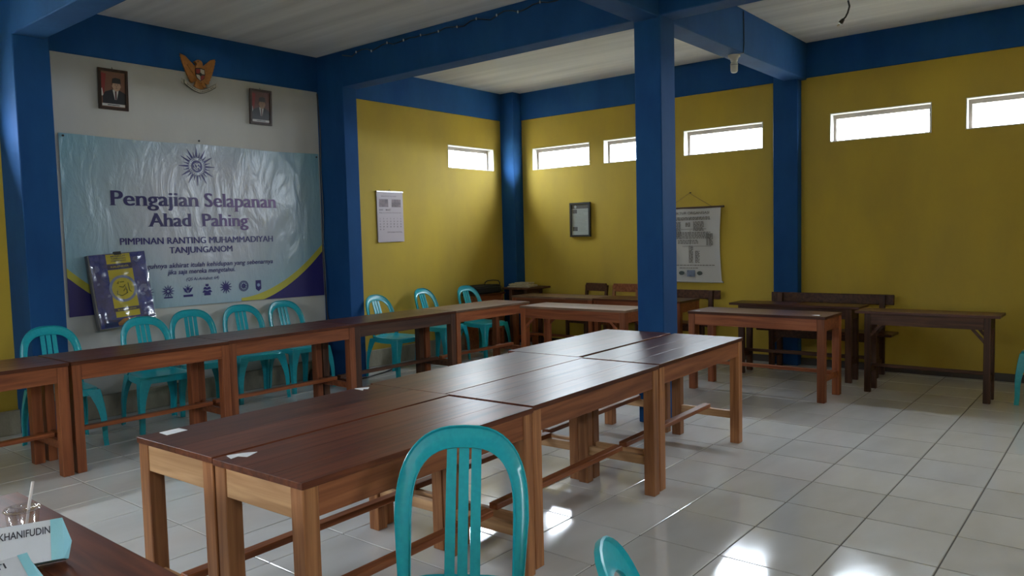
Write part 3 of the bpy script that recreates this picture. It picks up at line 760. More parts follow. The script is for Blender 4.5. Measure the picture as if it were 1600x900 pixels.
# row of small organisation marks
for n, X in enumerate((3.19, 3.372, 3.556, 3.744, 3.934, 4.124, 4.288)):
    u = X-BX; z = 1.022; mb = MB()
    if n in (0, 1): sunburst(mb, u, z+.008, .026, .058, 12, .006, 0); ring(mb, u, z+.008, .012, .024, 0); mb.add([(x, 0, y) for x, y in rect(u-.04, u+.04, z-.055, z-.043)], [(0, 1, 2, 3)])
    elif n == 2:
        for sgn in (-1, 1):
            mb.add([(u+sgn*x, 0, z+y) for x, y in ((.004, -.025), (.03, -.005), (.05, .035), (.02, .015), (.008, -.005))], [(0, 1, 2, 3, 4)])
        mb.add([(x, 0, y) for x, y in rect(u-.045, u+.045, z-.055, z-.035)], [(0, 1, 2, 3)]); sunburst(mb, u, z+.02, .0, .04, 8, .005, 0)
    elif n == 3:
        for k, (w_, h_) in enumerate(((.018, .055), (.04, .025), (.05, -.005))):
            mb.add([(u-w_, 0, z+h_-.02), (u, 0, z+h_-.03), (u+w_, 0, z+h_-.02), (u+w_*.6, 0, z+h_+.002), (u, 0, z+h_-.008), (u-w_*.6, 0, z+h_+.002)], [(0, 1, 2, 3, 4, 5)])
        mb.add([(x, 0, y) for x, y in rect(u-.032, u+.032, z-.055, z-.032)], [(0, 1, 2, 3)])
    elif n == 4: sunburst(mb, u, z+.01, .0, .062, 12, .011, 0); ring(mb, u, z+.01, 0.001, .03, 0)
    elif n == 5: ring(mb, u, z+.008, .046, .052, 0); ring(mb, u, z+.008, .036, .042, 0); sunburst(mb, u, z+.008, .004, .032, 8, .009, 0)
    else: mb.add([(u+x, 0, z+y) for x, y in ((-.03, .055), (.03, .055), (.03, -.03), (0, -.055), (-.03, -.03))], [(0, 1, 2, 3, 4)])
    wavy(mb, .003).build('printed_mark', M_navy, ban)
mb = MB(); sunburst(mb, 4.288-BX, 1.03, .0, .02, 6, .004, 0); ring(mb, 4.288-BX, 1.03, .012, .016, 0); wavy(mb, .0045).build('printed_mark', plain('pale_blue_print', (.32, .42, .62), .4), ban)
M_nail = plain('dark_nail', (.05, .045, .04), .5, .6)
for X, z in ((3.735, 2.40), (2.57, 2.35), (5.04, 2.335)):
    MB().lathe([(.001, 0), (.009, 0), (.009, .006), (.001, .007)], 10).build('nail', M_nail, ban).matrix_local = Matrix.Translation((X-BX, -.016, z)) @ Matrix.Rotation(R(90), 4, 'X')

# ------------------------------------------------------------------ framed portraits
M_frame = wood('dark_picture_frame', (.020, .009, .005), (.045, .020, .011), .35, 2, .1)
def portrait(X, z, w, h, label, tone):
    p = on_left('framed_portrait', label, 'picture', X, z, .012, 'framed portraits on the white wall')
    p.rotation_euler = (R(3), 0, 0)
    fw = .022
    for a in (rect(-w/2, w/2, 0, fw), rect(-w/2, w/2, h-fw, h), rect(-w/2, -w/2+fw, fw, h-fw), rect(w/2-fw, w/2, fw, h-fw)):
        pp(MB(), a, 0, .018).build('frame', M_frame, p)
    pp(MB(), rect(-w/2+fw, w/2-fw, fw, h-fw), .002, .008).build('photo_backdrop', plain('portrait_backdrop%d' % tone, ((.17, .075, .045), (.11, .042, .035))[tone], .3), p)
    iw, ih = w-2*fw, h-2*fw; cx = .012*(1-tone)+.004
    q = lambda pts: [(cx+x*iw*1.12, fw+y*ih*1.0) for x, y in pts]
    red = plain('flag_red', (.22, .02, .02), .35); whi = plain('portrait_white', (.55, .53, .50), .35); suit = plain('portrait_suit', (.012, .012, .016), .35)
    skin = plain('portrait_skin%d' % tone, ((.42, .26, .17), (.30, .19, .13))[tone], .35)
    pp(MB(), [(-w/2+fw, fw+.30*ih), (-w/2+fw+.12*iw, fw+.33*ih), (-w/2+fw+.22*iw, fw+.93*ih), (-w/2+fw, fw+.95*ih)], .008, .0085).build('flag', red, p)
    pp(MB(), [(-w/2+fw, fw+.30*ih), (-w/2+fw+.10*iw, fw+.30*ih), (-w/2+fw+.05*iw, fw+.52*ih), (-w/2+fw, fw+.50*ih)], .0085, .009).build('flag', whi, p)
    pp(MB(), q([(-.46, .10), (.42, .10), (.44, .30), (.36, .42), (.14, .50), (-.12, .50), (-.38, .42), (-.46, .30)]), .0085, .0095).build('suit', suit, p)
    pp(MB(), q([(-.10, .50), (.13, .50), (.05, .22), (-.02, .22)]), .0095, .010).build('shirt', whi, p)
    pp(MB(), q([(-.015, .46), (.045, .46), (.05, .24), (.015, .20), (-.01, .24)]), .010, .0105).build('tie', plain('portrait_tie', (.10, .03, .03), .35), p)
    hv = MB(); pp(hv, [(cx+.01+.165*iw*math.cos(a), fw+.605*ih+.145*ih*math.sin(a)) for a in [2*math.pi*k/24 for k in range(24)]], .0105, .0125)
    for sgn in (-1, 1): pp(hv, oval(cx+.01+sgn*.168*iw, fw+.60*ih, .02*iw, .03*ih, 10), .0105, .0115)
    hv.build('face', skin, p)
    ft = MB()
    for sgn in (-1, 1): pp(ft, oval(cx+.01+sgn*.05*iw, fw+.625*ih, .022*iw, .007*ih, 8), .0125, .0128); pp(ft, oval(cx+.01+sgn*.05*iw, fw+.65*ih, .035*iw, .006*ih, 8), .0125, .0128)
    pp(ft, oval(cx+.01, fw+.545*ih, .045*iw, .008*ih, 10), .0125, .0128); pp(ft, [(cx+.005, fw+.58*ih), (cx+.015, fw+.58*ih), (cx+.01, fw+.61*ih)], .0125, .0128)
    ft.build('facial_features', plain('portrait_features', (.10, .05, .04), .4), p)
    pp(MB(), q([(-.115, .68), (.21, .68), (.19, .82), (.02, .84), (-.095, .81)]), .0125, .014).build('cap', suit, p)
    pp(MB(), rect(-w/2+fw+.006, w/2-fw-.006, fw+.008, fw+.028), .0105, .0115).build('caption_strip', whi, p)
    pp(MB(), rect(-.05, .05, fw+.015, fw+.021), .0115, .0118).build('caption_line', suit, p)
    MB().tube([(0, -.006, h-.002), (0, .004, h+.015)], .003, 5).build('hook', M_nail, p)
portrait(2.985, 2.60, .243, .338, 'framed portrait of a suited person in a black cap, left of the eagle emblem', 0)
portrait(4.395, 2.61, .243, .342, 'framed portrait of a suited person in a black cap, right of the eagle emblem', 1)

# ------------------------------------------------------------------ eagle emblem
def eagle():
    e = on_left('eagle_emblem', 'carved golden eagle emblem with shield and white ribbon under the blue beam', 'emblem', 3.765, 2.835, .014)
    gold = plain('carved_gold', (.42, .17, .035), .42, .15, .5, .25, 40); dk = plain('emblem_black', (.02, .018, .016), .45)
    red = plain('emblem_red', (.28, .03, .025), .45); wh = plain('emblem_white', (.50, .46, .38), .5)
    # body, head, tail
    prof = [(-.030, .10), (-.044, .16), (-.046, .21), (-.034, .245), (-.026, .262), (-.034, .276), (-.046, .281), (-.032, .292), (-.016, .302), (.004, .302), (.022, .292), (.030, .272), (.032, .250), (.044, .215), (.046, .16), (.032, .10)]
    pp(MB(), prof, 0, .034).build('body', gold, e, 30)
    pp(MB(), oval(-.014, .284, .005), .034, .037).build('eye', dk, e)
    for k in range(5):
        a = (k-2)*.25; t = [(.012*math.cos(a)+.0, 0)]
        c, s = math.sin(a), -math.cos(a)
        pp(MB(), [(c*.02-.012, .10), (c*.02+.012, .10), (c*.085+.013, .10+s*.075), (c*.09, .10+s*.088), (c*.085-.013, .10+s*.075)], .002*k, .014+.002*(k % 2)).build('tail_feather', gold, e)
    # wings, feather by feather
    for sg in (-1, 1):
        for k in range(9):
            t = k/8
            bx_, bz = sg*(.036+.012*t), .215-.085*t
            tipx, tipz = sg*(.178-.085*t**1.5), .345-.245*t**1.15
            if k == 0: tipx, tipz = sg*.172, .338
            d = Vector((tipx-bx_, tipz-bz)); n = Vector((-d.y, d.x)).normalized()*.023
            m1 = Vector((bx_, bz))+d*.75
            pts = [(bx_-n.x, bz-n.y), (m1.x-n.x*.95, m1.y-n.y*.95), (tipx, tipz), (m1.x+n.x*.95, m1.y+n.y*.95), (bx_+n.x, bz+n.y)]
            pp(MB(), pts, .002, .012+.0012*k).build('wing_feather', gold, e)
        pp(MB(), [(sg*x, z) for x, z in ((.03, .225), (.06, .245), (.10, .262), (.115, .245), (.085, .205), (.05, .155), (.032, .15))], .002, .026).build('wing_covert', gold, e)
        # leg and claw gripping the ribbon
        pp(MB(), [(sg*x, z) for x, z in ((.016, .11), (.040, .11), (.052, .07), (.064, .058), (.044, .054), (.026, .066))], .01, .03).build('claw', gold, e)
    # shield with quarters, band and star disc
    def shield(s): return [(x*s, .170+z*s) for x, z in ((-.045, .052), (0, .060), (.045, .052), (.047, .0), (.036, -.036), (0, -.062), (-.036, -.036), (-.047, 0))]
    pp(MB(), shield(1.0), .034, .038).build('shield_rim', dk, e)
    quads = (([(-.040, .176), (-.002, .176), (-.002, .220), (-.040, .214)], red), ([(.002, .176), (.040, .176), (.040, .214), (.002, .220)], wh),
             ([(-.041, .164), (-.002, .164), (-.002, .114), (-.032, .138)], wh), ([(.002, .164), (.041, .164), (.032, .138), (.002, .114)], red))
    for q, mt in quads: pp(MB(), q, .038, .040).build('shield_quarter', mt, e)
    pp(MB(), rect(-.046, .046, .166, .174), .038, .0405).build('shield_band', dk, e)
    pp(MB(), oval(0, .170, .013, .016, 16), .0405, .043).build('shield_boss', dk, e)
    # ribbon with lettering
    rb = MB(); n = 16
    up = [(-.150+.300*k/n, .088-.056*math.sin(math.pi*k/n)+.014*abs(1-2*k/n)) for k in range(n+1)]
    lo = [(x, z-.028) for x, z in reversed(up)]
    pp(rb, up+lo, .020, .030).build('ribbon', wh, e)
    pp(MB(), [(x*1.03, z+.005) for x, z in up]+[(x*1.03, z-.005) for x, z in lo], .018, .026).build('ribbon_edge', dk, e)
    for sg in (-1, 1): pp(MB(), [(sg*x, z) for x, z in ((.142, .100), (.172, .118), (.164, .098), (.180, .084), (.146, .062))], .012, .022).build('ribbon_end', wh, e)
    tx = MB(); vs_, fs = glyphs('BHINNEKA TUNGGAL IKA', width=.26, cap=.013, bold=.01)
    tx.add([(x, -.0306, .088-.056*math.sin(math.pi*(x+.15)/.3)+.014*abs(2*x/.3)-.021+y) for x, y in vs_], fs); tx.build('ribbon_lettering', dk, e)
eagle()

# ------------------------------------------------------------------ calendar board in plastic wrap
def calendar_board():
    c = thing('calendar_board', 'grey framed board with a blue and yellow plastic wrapped calendar below the banner', 'calendar', (2.96, 6.655, .775))
    c.rotation_euler = (R(-7), R(-3.5), 0)
    blue_ = plain('calendar_blue', (.045, .055, .22), .35, 0, .5, .5, 14); yel = plain('calendar_yellow', (.52, .42, .03), .35); grey = plain('grey_board', (.22, .21, .20), .5)
    navy = plain('calendar_navy', (.02, .02, .09), .35)
    w, h = .46, .615
    MB().box(-w/2-.012, w/2+.004, .0, .055, -.01, h+.004, .004).build('board', grey, c)
    pp(MB(), rect(-w/2, w/2, 0, h), 0, .006).build('calendar_sheet', blue_, c)
    # pale leaf pattern patches
    lf = MB(); rnd = random.Random(3)
    for k in range(46):
        u, v = rnd.uniform(-w/2+.03, w/2-.03), rnd.uniform(.06, h-.05)
        if -.115 < u < .105: continue
        a = rnd.uniform(0, 6.28); s = rnd.uniform(.012, .026)
        pp(lf, [(u+s*math.cos(a+t)*r_, v+s*math.sin(a+t)*r_) for t, r_ in ((0, 1.3), (.8, .8), (2, .9), (3.1, 1.1), (4.2, .8), (5.4, .9))], .006, .0064)
    lf.build('leaf_pattern', plain('calendar_pale_blue', (.17, .19, .34), .35), c)
    for a in (rect(-.10, .10, h-.085, h-.004), rect(-.10, .105, .155, h-.135), rect(-.095, .105, .075, .125)): pp(MB(), a, .006, .0068).build('yellow_panel', yel, c)
    for a, s in ((rect(-.10, .105, h-.13, h-.09), 'KALENDER'), (rect(-.105, .115, .125, .152), 'MUHAMMADIYAH')):
        pp(MB(), a, .0068, .0074).build('navy_panel', navy, c)
        mb = MB(); write(mb, s, .002, (a[0][1]+a[2][1])/2-.008, .0078, width=.15, cap=.016, bold=.01); mb.build('lettering', yel, c)
    for k, s in enumerate(('MAJELIS', 'TABLIGH', 'PIMPINAN')):
        mb = MB(); write(mb, s, .0, h-.028-.02*k, .0074, width=.12, cap=.012, bold=.01); mb.build('lettering', navy, c)
    gry = plain('calendar_ring', (.20, .23, .33), .35)
    pp(MB(), oval(0, .315, .115), .0068, .0075).build('round_emblem', gry, c)
    pp(MB(), oval(0, .315, .092), .0075, .0082).build('round_emblem', yel, c)
    sc = MB()
    for pts in ([(-.05, .30), (-.055, .27), (-.02, .255), (.02, .27), (.03, .30), (.01, .31), (0, .29)], [(.045, .36), (.05, .29), (.065, .28)], [(-.03, .335), (.0, .325), (.02, .345)], [(-.02, .37), (.015, .372)], [(-.045, .36), (-.03, .38), (-.035, .355)], [(.02, .33), (.03, .27)]):
        sc.tube([(u, -.0085, v) for u, v in pts], .0035, 5)
    sc.build('calligraphy', plain('calligraphy_green', (.10, .11, .02), .4), c)
    pp(MB(), [(-w/2+.03, .004), (w/2, .02), (w/2, .085), (.12, .06), (-.10, .058), (-w/2+.03, .075)], .0066, .0072).build('navy_panel', navy, c)
    pp(MB(), [(-.085, .006), (.085, .01), (.10, .032), (.06, .062), (-.04, .062), (-.09, .032)], .0072, .0078).build('photo', plain('calendar_orange', (.40, .17, .03), .4, 0, .5, .5, 30), c)
    pp(MB(), rect(-.028, .03, h-.012, h+.016), -.01, .012).build('binder_clip', plain('black_plastic', (.015,)*3), c)
    # crumpled clear film
    rnd = random.Random(5); nu, nv = 18, 24; v_ = []; f_ = []
    for i in range(nu+1):
        for j in range(nv+1):
            edge = min(i, nu-i, j, nv-j) == 0
            v_.append((-w/2-.004+(w+.008)*i/nu, -(.010 if edge else .014+rnd.uniform(-.003, .005)+.004*math.sin(i*.9+j*.35)), -.004+(h+.008)*j/nv))
    for i in range(nu):
        for j in range(nv): f_.append((i*(nv+1)+j, (i+1)*(nv+1)+j, (i+1)*(nv+1)+j+1, i*(nv+1)+j+1))
    MB().add(v_, f_).build('plastic_wrap', film_mat('clear_crumpled_film', (.95, .95, .97), .10), c, True)
calendar_board()

# ------------------------------------------------------------------ month calendar on the yellow wall
def month_calendar():
    c = on_left('wall_calendar', 'white month calendar with two photographs hanging on the yellow wall', 'calendar', 6.055, 1.43, .008)
    pap = plain('calendar_paper', (.48, .41, .43), .55); ink = plain('calendar_ink', (.10, .07, .08), .6)
    w, h = .40, .575
    for k in range(3): pp(MB(), [(-w/2+.004*k, -.006*k), (w/2+.003*k, -.004*k), (w/2, h), (-w/2, h)], .003*k, .003*k+.0022).build('calendar_sheet', pap, c)
    pp(MB(), rect(-w/2-.004, w/2+.004, h-.012, h+.006), -.002, .016).build('binding_strip', plain('metal_strip', (.30, .28, .27), .35, .8), c)
    pp(MB(), rect(-w/2, w/2, -.004, .022), .0085, .0105).build('bottom_strip', plain('calendar_paper', (0,)*3), c)
    MB().tube([(-.02, -.004, h+.005), (0, -.004, h+.022), (.02, -.004, h+.005)], .0025, 5).build('hanger', M_nail, c)
    for u0, u1 in ((-.165, -.03), (.025, .165)):
        pp(MB(), rect(u0, u1, .395, .485), .0085, .0092).build('photo', plain('calendar_photo', (.16, .10, .11), .5, 0, .5, .7, 18), c)
    pp(MB(), rect(u0, u1, .43, .445), .0092, .0094).build('photo_line', ink, c)
    for s, u, v, cp, al in (('PIMPINAN RANTING TANJUNGANOM', -.02, .515, .010, 'CENTER'), ('2025', -.14, .355, .016, 'CENTER'), ('MARET', -.03, .352, .022, 'CENTER'), ('Minggu Senin Selasa Rabu Kamis Jumat Sabtu', .0, .325, .009, 'CENTER'), ('Jadwal pengajian Ahad Pahing', .06, .10, .014, 'CENTER')):
        mb = MB(); write(mb, s, u, v, .0092, width={28: .30, 4: .06, 5: .08, 42: .34, 28: .23}.get(len(s), .2), cap=cp, bold=.008, align=al); mb.build('lettering', ink, c)
    d = MB()
    for k in range(31):
        i, j = (k+6) % 7, (k+6)//7
        write(d, str(k+1), -.16+.053*i, .285-.031*j, .0092, cap=.015, bold=.02)
    d.build('day_numbers', ink, c)
month_calendar()

# ------------------------------------------------------------------ framed notice and hanging chart on the back wall
def notice():
    c = on_back('framed_notice', 'small black framed notice sheet on the back wall left of the column', 'picture', 5.61, 1.425, .01)
    w, h, f = .315, .44, .024; blk = plain('black_frame', (.02, .02, .022), .4)
    for a in (rect(-w/2, w/2, 0, f), rect(-w/2, w/2, h-f, h), rect(-w/2, -w/2+f, f, h-f), rect(w/2-f, w/2, f, h-f)): pp(MB(), a, 0, .028).build('frame', blk, c)
    pp(MB(), rect(-w/2+f, w/2-f, f, h-f), .002, .010).build('notice_sheet', plain('notice_paper', (.42, .47, .46), .5), c)
    ink = plain('notice_ink', (.07, .08, .10), .6)
    pp(MB(), rect(-w/2+f, w/2-f, h-f-.055, h-f), .010, .0108).build('notice_header', ink, c)
    pp(MB(), oval(-.075, h-f-.03, .018, None, 14), .0108, .0114).build('notice_logo', plain('notice_paper', (0,)*3), c)
    for a in (rect(-.12, -.05, h-f-.115, h-f-.065), rect(-.12, -.045, .075, .13)): pp(MB(), a, .010, .0108).build('notice_photo', plain('notice_photo', (.09, .10, .12), .5, 0, .5, .5, 25), c)
    rn = random.Random(2); ln = MB()
    for k in range(15):
        v = h-f-.075-.019*k; u0 = -.035 if (k < 3 or 11 <= k <= 14) else -.12
        pp(ln, rect(u0, rn.uniform(.05, .125), v-.0035, v), .010, .0105)
    ln.build('text_lines', plain('notice_grey', (.22, .25, .25), .6), c)
    pp(MB(), rect(-w/2+f, w/2-f, f, h-f), .018, .020).build('cover_glass', film_mat('picture_glass', (.97, .97, .97), .05), c)
notice()
def chart():
    c = on_back('hanging_chart', 'large white printed organisation chart hung from rods beside the free standing column', 'chart', 4.07, .87, .012)
    w, h = .76, .86; pap = plain('chart_paper', (.50, .49, .46), .6); ink = plain('chart_ink', (.13, .11, .09), .7); rod = plain('wooden_rod', (.10, .06, .04), .5)
    v_, f_ = [], []
    for i in range(17):
        for j in range(13):
            v = h*j/12; sq = 1-.05*math.sin(math.pi*j/12)*(i/16); u = (-w/2+w*i/16)*sq
            v_.append((u, -.006-.006*math.sin(i*.7+j*.3), v))
    for i in range(16):
        for j in range(12): f_.append((i*13+j, (i+1)*13+j, (i+1)*13+j+1, i*13+j+1))
    MB().add(v_, f_).build('chart_sheet', pap, c, True)
    MB().tube([(-w/2-.03, -.008, h), (w/2+.035, -.008, h)], .011, 8).build('top_rod', rod, c, True)
    MB().tube([(-w/2-.02, -.008, 0), (w/2+.02, -.008, 0)], .010, 8).build('bottom_rod', plain('pale_rod', (.45, .43, .40), .5), c, True)
    MB().tube([(-.28, -.008, h+.01), (-.01, -.004, h+.17), (.26, -.008, h+.01)], .0018, 4).build('hanging_string', plain('string', (.10, .09, .08), .8), c)
    MB().tube([(0, .012, h+.175), (0, -.012, h+.175)], .006, 6).build('nail', M_nail, c)
    D = .0145; tx = MB()
    write(tx, 'STRUKTUR ORGANISASI', -.02, h-.075, D, width=.52, cap=.03, bold=.01); tx.build('chart_heading', ink, c); tx = MB()
    rn = random.Random(9)
    def block(u0, u1, v0, v1, n):
        for k in range(n):
            v = v1-(v1-v0)*(k+.5)/n
            u = u0
            while u < u1-.01:
                l = rn.uniform(.012, .04); tx.add([(a, -D, b_) for a, b_ in rect(u, min(u+l, u1), v-.0042, v+.0042)], [(0, 1, 2, 3)]); u += l+.007
    block(-.25, .25, .715, .755, 3); block(-.33, -.12, .52, .70, 13); block(.04, .17, .59, .70, 8); block(-.06, .0, .64, .69, 4)
    block(-.20, .25, .50, .58, 5); block(.20, .28, .42, .56, 10); block(-.16, .10, .44, .49, 3)
    block(-.02, .035, .22, .42, 15); block(.06, .115, .22, .36, 11); block(-.30, .30, .185, .20, 1); block(-.33, -.18, .25, .42, 11)
    block(-.14, .10, .155, .163, 1)
    for a, b_ in (((-.22, .61), (.20, .614)), ((-.10, .41), (.26, .414)), ((.25, .41), (.254, .56)), ((-.004, .43), (0, .60))): tx.add([(x, -D, y) for x, y in rect(a[0], b_[0], a[1], b_[1])], [(0, 1, 2, 3)])
    tx.build('printed_lines', ink, c)['kind'] = 'stuff'
    pic = MB(); pp(pic, rect(-.045, .055, .06, .135), .012, D+.0004); pic.build('printed_picture', plain('chart_blue', (.16, .20, .28), .5, 0, .5, .4, 20), c)
    for u in (-.115, .115): pp(MB(), oval(u, .10, .034, .024, 16), .012, D+.0003).build('printed_oval', plain('chart_dark_green', (.07, .09, .08), .6), c)
chart()

# ------------------------------------------------------------------ bulb, string lights, cables
M_white_pl = plain('white_plastic', (.62, .61, .57), .4)
def bulb():
    b = thing('ceiling_bulb', 'unlit compact bulb in a white holder under the beam to the back wall', 'lamp', (6.63, 2.83, 2.845))
    MB().lathe([(.001, .155), (.052, .155), (.052, .140), (.040, .132), (.034, .118), (.030, .100), (.001, .098)], 18).build('lamp_holder', M_white_pl, b, 40)
    MB().lathe([(.022, .100), (.028, .092), (.032, .080), (.032, .020), (.027, .006), (.016, 0), (.001, -.001)], 18).build('bulb_glass', plain('frosted_bulb', (.70, .68, .62), .25), b, 40)
    MB().lathe([(.0335, .072), (.0335, .066)], 18).build('bulb_collar', plain('grey_collar', (.3, .3, .3), .4), b)
    MB().tube([(.0, -.085, .158), (.004, -.089, .25), (.004, -.089, .40), (.0, -.089, .52)], .004, 6).build('supply_cable', M_blackp, b, True)
    MB().tube([(.0, -.089, .162), (.0, -.04, .157)], .004, 6).build('supply_cable', M_blackp, b, True)
bulb()
def strand():
    s = thing('string_lights', 'string of small lights along the upper edge of the blue beam', 'string lights', (5.10, 2.96, 3.33))
    pts = []; n = 44; L_ = 3.38
    for k in range(n+1): pts.append((-.010, L_*k/n, .0+.012*math.sin(k*1.3)+.006*math.sin(k*3.1)-.02*math.sin(math.pi*(k % 4)/4)))
    MB().tube(pts, .005, 5).build('wire', M_blackp, s, True)
    for k in range(2, n, 3):
        p = pts[k]; MB().lathe([(.001, -.014), (.006, -.008), (.007, .002), (.004, .010), (.001, .012)], 8, (p[0]-.008, p[1], p[2])).build('small_bulb', plain('pale_bulb', (.55, .56, .58), .25), s, True)
    MB().tube([(-.012, .0, -.005), (-.012, -.05, -.05), (-.012, -.09, -.16), (-.008, -.11, -.30)], .005, 5).build('wire', M_blackp, s, True)
strand()
w = thing('hanging_cable', 'black cable end with plug dangling from the ceiling at the upper right', 'cable', (7.02, 1.98, 3.19))
MB().tube([(0, 0, .19), (.005, -.01, .14), (-.01, .0, .085), (-.02, .015, .05), (-.025, .03, .035)], .008, 6).build('cord', M_blackp, w, True)
MB().tube([(-.025, .03, .035), (-.035, .045, .012), (-.042, .055, .0)], [.013, .02, .017], 8).build('plug', M_blackp, w, True)
for dy in (-.006, .006): MB().tube([(-.042, .055+dy, .0), (-.052, .068+dy, -.022)], .003, 5).build('pin', plain('brass', (.45, .33, .14), .3, .9), w)
w = thing('power_cable', 'black cable running down the deep blue column beside the banner', 'cable', (5.085, 6.74, .3))
MB().tube([(0, .03, 2.70), (-.004, .0, 2.3), (.0, .02, 1.9), (-.006, .0, 1.5), (0, .03, 1.1), (-.02, -.01, .85), (-.035, -.03, .62), (-.01, 0, .4), (.0, -.02, .2), (-.03, -.02, .05), (-.01, -.03, -.1)], .007, 6).build('cord', M_blackp, w, True)
MB().box(-.04, .0, -.05, .0, .12, .2, .004).build('socket', M_white_pl, w)
def floor_cable(pts, label):
    o = MB().tube([(x, y, .009) for x, y in pts], .008, 6).build('floor_cable', M_blackp, None, True); tag(o, label, 'cable', 'black cables on the floor below the yellow wall')
floor_cable([(5.0, 6.25), (5.2, 6.27), (5.5, 6.34), (5.9, 6.50), (6.3, 6.60), (6.8, 6.66), (7.1, 6.69)], 'black cable on the floor leading from the deep blue column to the corner')
floor_cable([(5.32, 6.62), (5.6, 6.55), (5.75, 6.62), (6.1, 6.60), (6.5, 6.70)], 'short black cable on the floor close under the yellow wall')
o = thing('extension_socket', 'white extension socket on the floor beside the deep blue column', 'socket', (5.42, 6.50, 0)); o.rotation_euler = (0, 0, .4)
MB().box(-.09, .09, -.025, .025, .001, .035, .005).build('socket_body', M_white_pl, o)
for k in range(3): MB().lathe([(.016, 0), (.016, .001), (.001, .001)], 12, (-.055+.055*k, 0, .0352)).build('outlet', M_blackp, o)
o = thing('dark_cloth', 'dark folded cloth on the floor below the right end of the banner', 'cloth', (4.90, 6.66, 0))
rg = []
for s, z in ((1, .001), (.95, .05), (.7, .10), (.35, .13)):
    rg.append([(.13*s*math.cos(a)*(1+.15*math.sin(3*a)), .09*s*math.sin(a), z+(0 if z < .01 else .015*math.sin(5*a))) for a in [2*math.pi*k/20 for k in range(20)]])
MB().loft(rg).build('folds', plain('dark_cloth', (.02, .018, .018), .9), o, True)

# ------------------------------------------------------------------ paper bags and cup on the lower left table
M_bagw = plain('white_bag_paper', (.70, .72, .78), .55, 0, .4, .06, 9, .25); M_bagb = plain('light_blue_bag_paper', (.30, .66, .76), .5, 0, .4, .06, 9, .2)
M_ink = plain('bag_ink', (.04, .04, .06), .6)
def paper_bag(name, loc, rz, tilt, w, h, dep, text, label):
    """a filled snack bag leaning back; its printed face shows to the viewer (local -y)"""
    loc = (loc[0], loc[1], loc[2]+dep*math.sin(-tilt)); b = thing(name, label, 'bag', loc, rz); b.rotation_euler = (tilt, 0, rz)
    pr_ = [(0, .0), (.0, .03), (-.008, .5), (-.004, .8), (0, 1)]
    face = MB(); n = 14; v_ = []; f_ = []
    def puff(s, t): return dep*.5*(math.sin(math.pi*min(1, max(0, s)))**.5)*(1-t)**.6*.55+.001
    for i in range(n+1):
        for j in range(9):
            s, t = i/n, j/8; v_.append((-w/2+w*s, -puff(s, t)-.002, h*t))
    for i in range(n):
        for j in range(8): f_.append((i*9+j, (i+1)*9+j, (i+1)*9+j+1, i*9+j+1))
    sheet = MB().add(v_, f_).build('printed_face', M_bagw, b, True)
    # coloured margin and side gusset
    mg = MB(); k0 = int(n*.80)
    vm = []; fm = []
    for i in range(5):
        s = .915+.085*i/4
        for j in range(9): t = j/8; vm.append((-w/2+w*s, -puff(s, t)-.0035, h*t))
    for i in range(4):
        for j in range(8): fm.append((i*9+j, (i+1)*9+j, (i+1)*9+j+1, i*9+j+1))
    mg.add(vm, fm).build('blue_margin', M_bagb, b, True)
    for sg in (-1, 1):
        x = sg*w/2
        gs = MB().add([(x, -.002, 0), (x, -.002, h*.5), (x, -.003, h), (x+sg*.008, dep*.5, .0), (x+sg*.016, dep*.45, h*.42), (x, dep*.06, h), (x, dep, 0), (x, dep*.8, h*.5)],
                      [(0, 3, 4, 1), (1, 4, 5, 2), (3, 6, 7, 4), (4, 7, 5)])
        gs.build('side_gusset', M_bagb, b, False)
    bk = MB().add([(-w/2, dep, 0), (w/2, dep, 0), (w/2, dep*.8, h*.5), (w/2, dep*.06, h), (-w/2, dep*.06, h), (-w/2, dep*.8, h*.5)], [(0, 1, 2, 5), (5, 2, 3, 4)])
    bk.build('back_face', M_bagw, b)
    MB().add([(-w/2, -.002, 0), (w/2, -.002, 0), (w/2, dep, 0), (-w/2, dep, 0)], [(0, 1, 2, 3)]).build('bag_bottom', M_bagb, b)
    for s, x0, z0, cp, wd in text:
        vs_, fs = glyphs(s, cap=cp, width=wd, bold=.015, align='LEFT')
        MB().add([(x0+x, -puff((x0+x+w/2)/w, (z0+y)/h)-.0042, z0+y) for x, y in vs_], fs).build('lettering', M_ink, b)
    return b
paper_bag('paper_bag', (.525, 1.915, TH+.001), R(-22), R(-25), .28, .09, .045, (('USTADZ KHANIFUDIN', -.050, .060, .0165, .165), ('-', -.05, .042, .010, .015), ('-', -.05, .025, .010, .015)), 'white paper bag with pale blue margin, lettered KHANIFUDIN, on the lower left table')
paper_bag('paper_bag', (.445, 1.69, TH+.001), R(0), R(-60), .22, .10, .04, (('YANTI', -.005, .072, .016, .07),), 'pale blue and white paper bag in the very lower left corner')
c = thing('plastic_cup', 'clear plastic cup with a white straw behind the paper bag', 'cup', (.645, 2.075, TH))
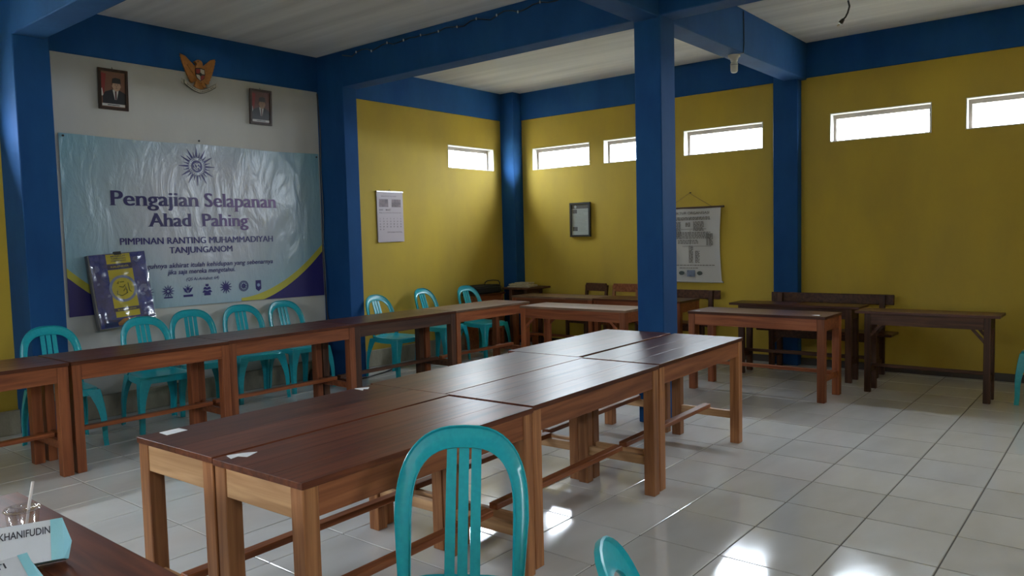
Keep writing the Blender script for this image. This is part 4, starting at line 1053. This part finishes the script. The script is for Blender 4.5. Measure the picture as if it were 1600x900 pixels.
M_clear = film_mat('clear_plastic', (.93, .92, .91), .16)
MB().lathe([(.001, .001), (.026, .001), (.028, .006), (.036, .088), (.038, .090), (.038, .093), (.036, .094)], 24).build('cup_body', M_clear, c, 50)
MB().lathe([(.0385, .089), (.0405, .092), (.0385, .096), (.034, .096), (.030, .092), (.001, .092)], 24).build('lid', M_clear, c, 50)
MB().tube([(.0, .0, .01), (.014, -.004, .10), (.024, -.008, .155)], .0035, 8).build('straw', plain('pale_straw', (.68, .62, .60), .4), c, True)

# ------------------------------------------------------------------ pieces that belong to a part hang under that part
NEST = {'framed_portrait': (('photo_backdrop', ('suit', 'shirt', 'tie', 'face', 'facial_features', 'cap', 'flag', 'caption_strip', 'caption_line')),),
        'eagle_emblem': (('shield_rim', ('shield_quarter', 'shield_band', 'shield_boss')), ('ribbon', ('ribbon_lettering', 'ribbon_edge', 'ribbon_end')), ('body', ('eye',))),
        'wall_banner': (('vinyl_sheet', ('lettering', 'printed_mark', 'yellow_swoosh', 'navy_swoosh', 'sun_emblem', 'emblem_disc', 'emblem_script')),),
        'calendar_board': (('calendar_sheet', ('leaf_pattern', 'yellow_panel', 'navy_panel', 'lettering', 'round_emblem', 'calligraphy', 'photo')),),
        'wall_calendar': (('calendar_sheet', ('photo', 'photo_line', 'lettering', 'day_numbers')),),
        'framed_notice': (('notice_sheet', ('notice_header', 'notice_logo', 'notice_photo', 'text_lines')),),
        'hanging_chart': (('chart_sheet', ('chart_heading', 'printed_lines', 'printed_picture', 'printed_oval')),),
        'paper_bag': (('printed_face', ('lettering', 'blue_margin')),), 'plastic_chair': (('backrest', ('slat',)),),
        'plastic_cup': (('lid', ('straw',)),), 'black_bag': (('bag_body', ('zipper',)),), 'hanging_cable': (('plug', ('pin',)),)}
base = lambda o: o.name.split('.')[0]
for o in list(COL.objects):
    if o.parent is None and base(o) in NEST:
        kids = list(o.children)
        for part, subs in NEST[base(o)]:
            host = next(k for k in kids if base(k) == part)
            for k in kids:
                if base(k) in subs: k.parent = host
